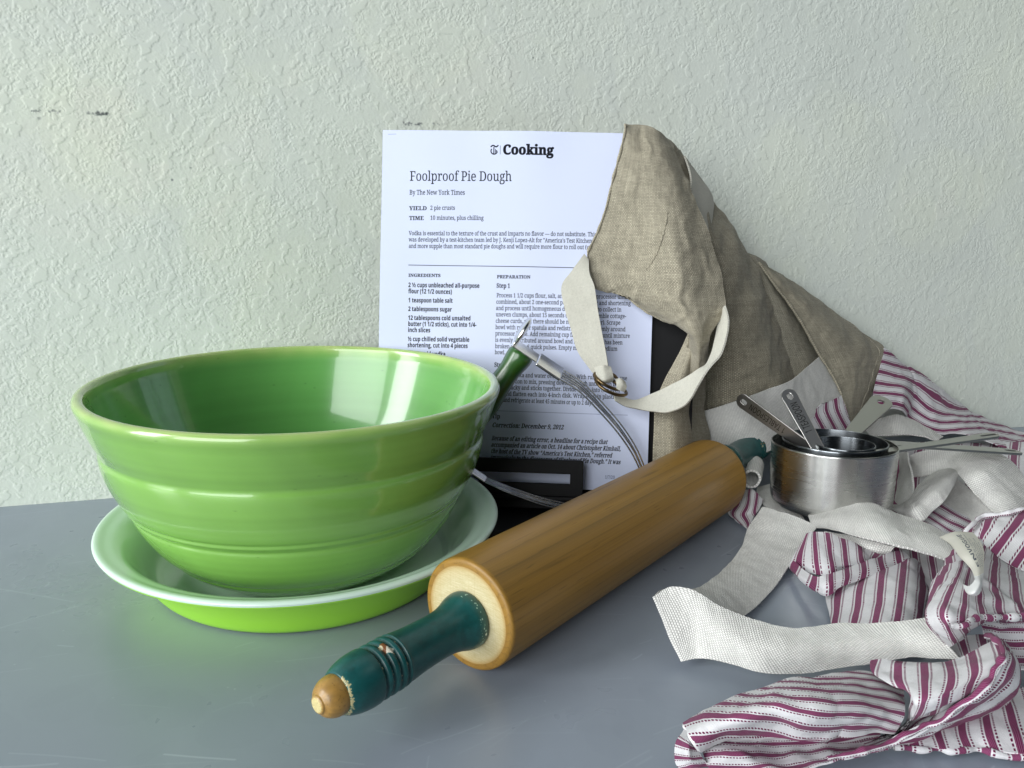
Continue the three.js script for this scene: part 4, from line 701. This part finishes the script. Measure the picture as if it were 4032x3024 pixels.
const labelMap = canvasTex(512, 512, (g, w, h) => {
  g.fillStyle = '#e9e6dc'; g.fillRect(0, 0, w, h); g.fillStyle = '#5d6470'; g.save(); g.translate(w * 0.42, h * 0.93); g.rotate(-Math.PI / 2);
  g.font = 'bold 84px sans-serif'; g.fillText('ENVOGUE', 20, -30, 420); g.font = '40px sans-serif'; g.fillStyle = '#7b818b';
  ['Made by / Exporté par', 'Home Textiles, LLC', '100% COTTON', 'Machine wash cold', 'tumble dry low'].forEach((s, i) => g.fillText(s, 14, 36 + i * 52, 440)); g.restore();
});
M.label = mat({ color: lin(0.9, 0.9, 0.88), map: labelMap, roughness: 0.8 });
{
  const l = sheet('care_label', [
    [[0.2572,0.046,-0.4295], [0.265,0.05,-0.4283], [0.276,0.05,-0.4284]], [[0.2499,0.052,-0.4065], [0.2545,0.056,-0.4028], [0.2669,0.054,-0.4066]], [[0.238,0.058,-0.3777], [0.2422,0.061,-0.3748], [0.2557,0.058,-0.3853]],
    [[0.2332,0.06,-0.3594], [0.2373,0.061,-0.3606], [0.2455,0.059,-0.3683]], [[0.2281,0.061,-0.3472], [0.2309,0.0615,-0.3482], [0.2364,0.06,-0.3535]]], M.label, apron, { th: 0.0006, wr: 0.0003, nt: 40, ns: 24 });
  const u = l.geometry.attributes.uv; let a = 0, b = 0; for (let i = 0; i < u.count; i++) { a = Math.max(a, u.getX(i)); b = Math.max(b, u.getY(i)); } for (let i = 0; i < u.count; i++) u.setXY(i, u.getX(i) / a, 1 - u.getY(i) / b);
  sheet('care_label_curl', [[[0.2282,0.061,-0.3481], [0.2298,0.0615,-0.3472], [0.2364,0.06,-0.3535]], [[0.2251,0.0615,-0.3422], [0.2254,0.062,-0.3384], [0.2275,0.06,-0.3396]], [[0.2223,0.059,-0.3413], [0.2194,0.06,-0.3329], [0.2236,0.058,-0.335]], [[0.2255,0.055,-0.3506], [0.2207,0.056,-0.3396], [0.2231,0.055,-0.3387]], [[0.2313,0.051,-0.3601], [0.2285,0.051,-0.3532], [0.2303,0.05,-0.3514]]], mat({ color: lin(0.78, 0.79, 0.78), roughness: 0.8 }), apron, { th: 0.0006, wr: 0.0002 });
}
tick('skirt_inside', [
  [[0.2211,0.022,-0.3529,-0.4], [0.2334,0.026,-0.3519,0.9], [0.2439,0.03,-0.3471,2.2]], [[0.2189,0.022,-0.3428,-0.4], [0.2274,0.027,-0.337,1], [0.2371,0.032,-0.3331,2.3]],
  [[0.2137,0.024,-0.33,-0.4], [0.2201,0.03,-0.3208,1.1], [0.2282,0.034,-0.3184,2.4]]], { wr: 0.0008 });
// skirt: the big roll at the front
const roll = tick('skirt_roll', [
  [[0.0787,0.012,-0.2961,1.5], [0.0779,0.016,-0.2867,1], [0.0793,0.015,-0.2828,0.4], [0.0819,0.01,-0.2829,-0.2]],
  [[0.0885,0.016,-0.3016,2], [0.0875,0.022,-0.2863,1.3], [0.0903,0.02,-0.2831,0.7], [0.0955,0.01,-0.2898,0]],
  [[0.1025,0.018,-0.308,3.2], [0.0984,0.028,-0.2866,2], [0.0999,0.026,-0.2806,1.15], [0.1067,0.012,-0.2905,0.3]],
  [[0.1182,0.02,-0.314,4.8], [0.111,0.032,-0.2876,3], [0.112,0.03,-0.2808,1.8], [0.1191,0.013,-0.2893,0.45]],
  [[0.1334,0.022,-0.3173,6.2], [0.1234,0.034,-0.2887,4], [0.1213,0.032,-0.2777,2.2], [0.129,0.014,-0.2877,0.55]],
  [[0.1492,0.022,-0.3209,7], [0.1375,0.034,-0.2913,4.6], [0.1339,0.033,-0.2787,2.7], [0.1421,0.015,-0.2877,0.7]],
  [[0.1691,0.02,-0.3273,8], [0.156,0.03,-0.2993,5.2], [0.1498,0.031,-0.2834,3], [0.1552,0.016,-0.2886,0.85]],
  [[0.1871,0.016,-0.3249,8.6], [0.1807,0.02,-0.3109,6], [0.1699,0.024,-0.291,3.6], [0.1672,0.015,-0.2921,1.05]],
], { along: 't', ns: 46, nt: 120, wr: 0.0009, wf: 60 });
tick('skirt_roll_end', [
  [[0.078,0.0125,-0.2951,1.1], [0.0798,0.015,-0.2888,1.2], [0.0826,0.014,-0.2882,1.3]], [[0.074,0.011,-0.2885,0.6], [0.0768,0.015,-0.2815,0.7], [0.0808,0.013,-0.2829,0.8]], [[0.0725,0.007,-0.2852,-0.2], [0.0762,0.012,-0.2777,-0.2], [0.0825,0.011,-0.2804,-0.1]], [[0.0729,0.004,-0.282,-1.1], [0.0768,0.01,-0.2759,-1], [0.0831,0.01,-0.2773,-0.9]], [[0.0762,0.003,-0.2784,-1.9], [0.0794,0.006,-0.2767,-1.7], [0.0861,0.006,-0.2793,-1.6]]], { along: 's', wr: 0.001, wf: 80 });
cord('seam', along(roll, [0, 0.02], [0, 0.98]), 0.0007, M.hem, apron, { lump: 0.0008 });
tick('skirt_under', [
  [[0.0847,0.01,-0.2949,2.4], [0.0987,0.011,-0.2919,2.3], [0.1167,0.011,-0.2922,2.2], [0.1393,0.011,-0.2929,2], [0.163,0.011,-0.2956,1.7]],
  [[0.0849,0.008,-0.2914,1.5], [0.0993,0.008,-0.2902,1.5], [0.1178,0.006,-0.2944,1.6], [0.1416,0.005,-0.2971,1.5], [0.1678,0.006,-0.2996,1.3]],
  [[0.0842,0.008,-0.283,0.5], [0.0971,0.012,-0.2802,0.7], [0.1141,0.006,-0.2857,0.5], [0.1398,0.005,-0.2923,0.6], [0.1693,0.006,-0.298,0.9]],
  [[0.0842,0.008,-0.2774,-0.3], [0.0974,0.01,-0.2777,0], [0.1124,0.008,-0.2782,-0.2], [0.1361,0.008,-0.2839,-0.2], [0.1668,0.008,-0.2933,0.3]],
  [[0.0865,0.004,-0.2769,-1.1], [0.0992,0.005,-0.2766,-1], [0.1143,0.009,-0.274,-1], [0.1367,0.009,-0.2801,-0.8], [0.1651,0.009,-0.2899,-0.4]]], { along: 's', wr: 0.0016, wf: 60 });
// skirt: flap falling from under the tie to its rolled hem
tick('skirt_flap', [
  [[0.1711,0.028,-0.3258,0.3], [0.1829,0.03,-0.3217,1.5], [0.1926,0.032,-0.3185,2.5], [0.2022,0.034,-0.3166,3.5], [0.2125,0.038,-0.3169,4.5], [0.2234,0.044,-0.319,5.4]],
  [[0.1677,0.028,-0.315,0.6], [0.1755,0.034,-0.3044,1.7], [0.1826,0.038,-0.2986,2.6], [0.1919,0.04,-0.2967,3.5], [0.2008,0.044,-0.2958,4.5], [0.2152,0.048,-0.3009,5.5]],
  [[0.1704,0.03,-0.302,1.2], [0.1736,0.036,-0.2925,2], [0.1799,0.04,-0.2868,3], [0.1896,0.042,-0.2865,3.9], [0.1975,0.043,-0.2892,4.6], [0.2097,0.046,-0.2938,5.4]],
  [[0.1737,0.03,-0.2954,1.6], [0.1714,0.034,-0.2854,2.05], [0.1769,0.037,-0.282,3], [0.1874,0.038,-0.2847,3.9], [0.1962,0.038,-0.2888,4.7], [0.2053,0.042,-0.2902,5.4]],
  [[0.1748,0.024,-0.2951,1.7], [0.1731,0.026,-0.2885,2.05], [0.1782,0.028,-0.2874,3], [0.1878,0.029,-0.2908,3.9], [0.1953,0.03,-0.2934,4.6], [0.1952,0.035,-0.2862,5.2]],
  [[0.1747,0.017,-0.2965,1.6], [0.1742,0.018,-0.2929,2], [0.1798,0.018,-0.2953,3], [0.1873,0.018,-0.2985,3.9], [0.1903,0.021,-0.2967,4.6], [0.1887,0.026,-0.289,5.2]],
  [[0.1717,0.01,-0.2983,1.4], [0.1724,0.01,-0.2969,2], [0.1761,0.01,-0.2985,3], [0.1782,0.011,-0.2979,4], [0.1781,0.013,-0.2953,4.7], [0.175,0.018,-0.2878,5.2]],
  [[0.1573,0.006,-0.298,1.2], [0.1577,0.006,-0.2965,2], [0.158,0.006,-0.2951,3], [0.1584,0.007,-0.2931,4], [0.1582,0.009,-0.2898,4.8], [0.1551,0.012,-0.2838,5.2]],
], { ns: 70, nt: 110, wr: 0.0012, wf: 55 });
cord('hem', [[0.2248,0.041,-0.3264], [0.2212,0.046,-0.3159], [0.2166,0.049,-0.3046], [0.2117,0.05,-0.2951], [0.2078,0.049,-0.2907], [0.2046,0.047,-0.2889], [0.2031,0.044,-0.2871], [0.1978,0.041,-0.2844], [0.1932,0.037,-0.2833], [0.1915,0.034,-0.2853], [0.1869,0.028,-0.2862], [0.1839,0.024,-0.2865], [0.1796,0.021,-0.2882], [0.1742,0.019,-0.2864], [0.1681,0.016,-0.2867], [0.1646,0.014,-0.2857], [0.1544,0.013,-0.2825], [0.1468,0.012,-0.2808], [0.1352,0.01,-0.2803]], 0.0014, M.stripe, apron, { lump: 0.0014, seg: 160 });
tick('skirt_flap_back', [
  [[0.2231,0.044,-0.3185,0], [0.2295,0.04,-0.3245,0.5], [0.2377,0.034,-0.3337,1], [0.2491,0.024,-0.3487,1.5]], [[0.2141,0.048,-0.2983,0], [0.2228,0.044,-0.3059,0.6], [0.2321,0.036,-0.3145,1.2], [0.2444,0.024,-0.3292,1.8]],
  [[0.2076,0.047,-0.2906,0], [0.2175,0.042,-0.297,0.6], [0.2285,0.033,-0.307,1.2], [0.2423,0.02,-0.3245,1.8]], [[0.2038,0.042,-0.2885,0], [0.2152,0.036,-0.2963,0.6], [0.2263,0.027,-0.3059,1.2], [0.2377,0.016,-0.3199,1.8]],
  [[0.1947,0.035,-0.2855,0], [0.2057,0.028,-0.2943,0.6], [0.2164,0.02,-0.3036,1.2], [0.2267,0.01,-0.3156,1.8]], [[0.1883,0.026,-0.2883,0], [0.1964,0.021,-0.2947,0.6], [0.2051,0.014,-0.303,1.2], [0.2114,0.007,-0.3105,1.8]],
  [[0.1755,0.017,-0.2884,0], [0.1795,0.014,-0.2918,0.6], [0.1839,0.01,-0.2965,1.2], [0.1878,0.005,-0.3017,1.8]], [[0.1555,0.011,-0.2844,0], [0.1575,0.009,-0.2863,0.6], [0.1603,0.006,-0.2895,1.2], [0.1623,0.003,-0.292,1.8]]], { along: 't', wr: 0.0014, wf: 70 });
tick('skirt_front', [
  [[0.1755,0.007,-0.3055,-0.2], [0.1971,0.008,-0.3126,1.6], [0.2119,0.009,-0.3173,2.5], [0.2281,0.01,-0.3231,3.6], [0.2427,0.011,-0.329,4.8], [0.2745,0.012,-0.3413,7]],
  [[0.1712,0.005,-0.3012,-0.4], [0.1894,0.006,-0.3012,1.15], [0.2008,0.007,-0.3025,2.15], [0.2108,0.008,-0.3037,3], [0.2235,0.008,-0.3056,4], [0.2577,0.009,-0.3164,6.4]],
  [[0.1699,0.003,-0.2979,-0.3], [0.187,0.004,-0.2957,1], [0.1969,0.005,-0.294,2], [0.2099,0.004,-0.2964,3], [0.2198,0.0045,-0.2928,4], [0.2406,0.004,-0.2903,6]]], { wr: 0.001, wf: 60 });
cord('hem', [[0.1715,0.0035,-0.2962], [0.1778,0.0035,-0.296], [0.1845,0.0035,-0.2948], [0.1913,0.0035,-0.2957], [0.1958,0.0035,-0.2943], [0.2028,0.0035,-0.2954], [0.2086,0.0035,-0.2961], [0.2159,0.0035,-0.2929], [0.2262,0.0035,-0.2917], [0.2396,0.0035,-0.2888]], 0.0014, M.stripe, apron, { lump: 0.0012, seg: 90, cross: 1 });

// ---------- measuring cups and spoons ----------
const plateOf = (name, parent, o, stations, th, m, hole) => {             // a flat handle: stations [centre, half width vector], slightly thick
  const top = [], n = stations.length, pos = [], idx = [];
  stations.forEach(([c, w]) => { top.push([V3(c).sub(V3(w)).sub(o), V3(c).add(V3(w)).sub(o)]); });
  return sheet(name, top.map((r) => r.map((p) => p.clone().add(o).toArray())), m, parent, { th, wr: 0, ns: 6, nt: (n - 1) * 10 });
};
function strip(name, a, b, wa, wb, side, th, m, parent, hole, textMap) {  // handle from a to b; half widths wa, wb; side: width direction
  const d = V3(b).sub(V3(a)), l = d.length(); d.normalize(); const s = side.clone().addScaledVector(d, -side.dot(d)).normalize(), n = new THREE.Vector3().crossVectors(d, s);
  const sh = new THREE.Shape(); sh.moveTo(0, -wa); sh.lineTo(l - wb, -wb); sh.absarc(l - wb, 0, wb, -Math.PI / 2, Math.PI / 2, false); sh.lineTo(0, wa); sh.lineTo(0, -wa);
  if (hole) { const p = new THREE.Path(), [hl, hw] = hole, c = l - wb - hl * 0.1, k = hl / 2 - hw; p.moveTo(c - k, -hw); p.absarc(c + k, 0, hw, -Math.PI / 2, Math.PI / 2, false); p.absarc(c - k, 0, hw, Math.PI / 2, Math.PI * 1.5, false); sh.holes.push(p); }
  const g = new THREE.ExtrudeGeometry(sh, { depth: th, bevelEnabled: true, bevelSize: 0.0003, bevelThickness: 0.0003, bevelSegments: 2, curveSegments: 14 });
  g.applyMatrix4(basis(d, s, n, V3(a).sub(parent.position))); return part(name, g, m, parent);
}
const upv = new THREE.Vector3(0, 1, 0);
function cup(name, label, at, r, h, tilt, m = M.steel) {
  const t = thing(name, at, label, 'measuring cup', null);
  const g = lathe([...smooth([[0, 0], [r * 0.55, 0], [r * 0.86, 0.0004], [r * 0.95, 0.0035], [r * 0.975, 0.009]], 6), [r * 0.985, h * 0.5], [r * 0.998, h - 0.0012], [r, h - 0.0006], [r - 0.0003, h - 0.0001], [r - 0.0006, h], [r - 0.001, h - 0.0003], [r * 0.985 - 0.0011, h * 0.5], ...smooth([[r * 0.975 - 0.0012, 0.0092], [r * 0.93, 0.0042], [r * 0.8, 0.002], [0, 0.0018]], 6)], 128);
  const q = new THREE.Quaternion().setFromUnitVectors(upv, new THREE.Vector3(tilt[0], 1, tilt[1]).normalize()); g.applyQuaternion(q);
  part('cup_body', g, m, t); return t;
}
{
  const big = cup('measuring_cup', 'largest steel measuring cup, holding the other cups and spoons on the webbing', [0.2452, 0.0163, -0.5561], 0.0448, 0.049, [-0.0253, -0.0469]);
  strip('handle', [0.286, 0.0635, -0.567], [0.4137,0.0485,-0.6], 0.0062, 0.0062, new THREE.Vector3(0.1, 0.0, 1), 0.0013, M.steelHandle, big, [0.014, 0.0022]);
  const inner = M.steel.clone(); inner.color = lin(0.27, 0.29, 0.31);  // same steel darkened in colour, standing in for dark reflections inside the nest
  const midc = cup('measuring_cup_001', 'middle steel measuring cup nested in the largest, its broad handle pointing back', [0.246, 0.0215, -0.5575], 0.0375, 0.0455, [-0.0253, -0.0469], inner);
  strip('handle', [0.2733,0.063,-0.594], [0.3216,0.0807,-0.645], 0.0052, 0.0088, new THREE.Vector3(1, -0.15, 0.2), 0.0013, M.steelHandle, midc, [0.008, 0.0028]);
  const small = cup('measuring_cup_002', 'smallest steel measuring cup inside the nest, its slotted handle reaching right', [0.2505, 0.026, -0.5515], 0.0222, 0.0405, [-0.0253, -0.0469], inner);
  strip('handle', [0.2696,0.0621,-0.546], [0.3703,0.0725,-0.565], 0.0036, 0.0052, new THREE.Vector3(0.05, 0.0, 1), 0.0013, M.steelHandle, small, [0.0155, 0.0016]);
  strip('handle_bend', [0.27,0.0621,-0.546], [0.2701,0.0567,-0.546], 0.0045, 0.0045, new THREE.Vector3(0, 0, 1), 0.0012, M.steelHandle, small, null);
  const stamp = (s, w, sz) => canvasTex(1024, 128, (g, W, H) => { g.fillStyle = '#ffffff'; g.fillRect(0, 0, W, H); g.fillStyle = '#55534e'; g.font = `${sz}px sans-serif`; g.textBaseline = 'middle'; g.fillText(s, w, H / 2); }, true, false);
  const spoon = (name, label, a, b, side, wa, wb, m, br, text, tw, tsz) => {
    const t = thing(name, [a[0], 0.03, a[2]], label, 'measuring spoon');
    const mm = m.clone(); mm.map = stamp(text, tw, tsz);
    const l = V3(b).sub(V3(a)).length(), h = strip('handle', a, b, wa, wb, side, 0.0012, mm, t, [0.0062, 0.0021]);
    const inv = basis(V3(b).sub(V3(a)).normalize(), side.clone().addScaledVector(V3(b).sub(V3(a)).normalize(), -side.dot(V3(b).sub(V3(a)).normalize())).normalize(), new THREE.Vector3(), new THREE.Vector3());
    const p = h.geometry.attributes.position, u = h.geometry.attributes.uv, d = V3(b).sub(V3(a)).normalize(), s = side.clone().addScaledVector(d, -side.dot(d)).normalize(), o = V3(a).sub(t.position);
    for (let i = 0; i < p.count; i++) { const v = new THREE.Vector3().fromBufferAttribute(p, i).sub(o); u.setXY(i, v.dot(d) / l, 0.5 - v.dot(s) / (wb * 2)); }
    const g = new THREE.SphereGeometry(br, 32, 16, 0, 6.2832, Math.PI / 2, Math.PI / 2); g.translate(a[0] - t.position.x, 0, a[2] - t.position.z);
    g.scale(1, 0.7, 1); g.translate(br * 0.5, 0.0095, br * 0.6); part('spoon_bowl', g, M.steel, t); return t;
  };
  const dark = M.steelHandle.clone(); dark.color = lin(0.3, 0.29, 0.28);
  const bright = M.steelHandle.clone(); bright.color = lin(0.62, 0.61, 0.58);
  spoon('measuring_spoon', 'darker steel measuring spoon leaning left out of the cups', [0.2248,0.0608,-0.556], [0.1811,0.0888,-0.6], new THREE.Vector3(0.5, 0.55, 0.55), 0.0042, 0.0058, dark, 0.012, '1 TABLESPOON', 330, 74);
  spoon('measuring_spoon_001', 'steel measuring spoon stamped one teaspoon standing in the cups', [0.2304,0.0595,-0.546], [0.214,0.0994,-0.585], new THREE.Vector3(0.97, 0.2, 0.1), 0.0042, 0.0058, bright, 0.009, '1 TEASPOON', 330, 84);
}
renderer.render(scene, camera);
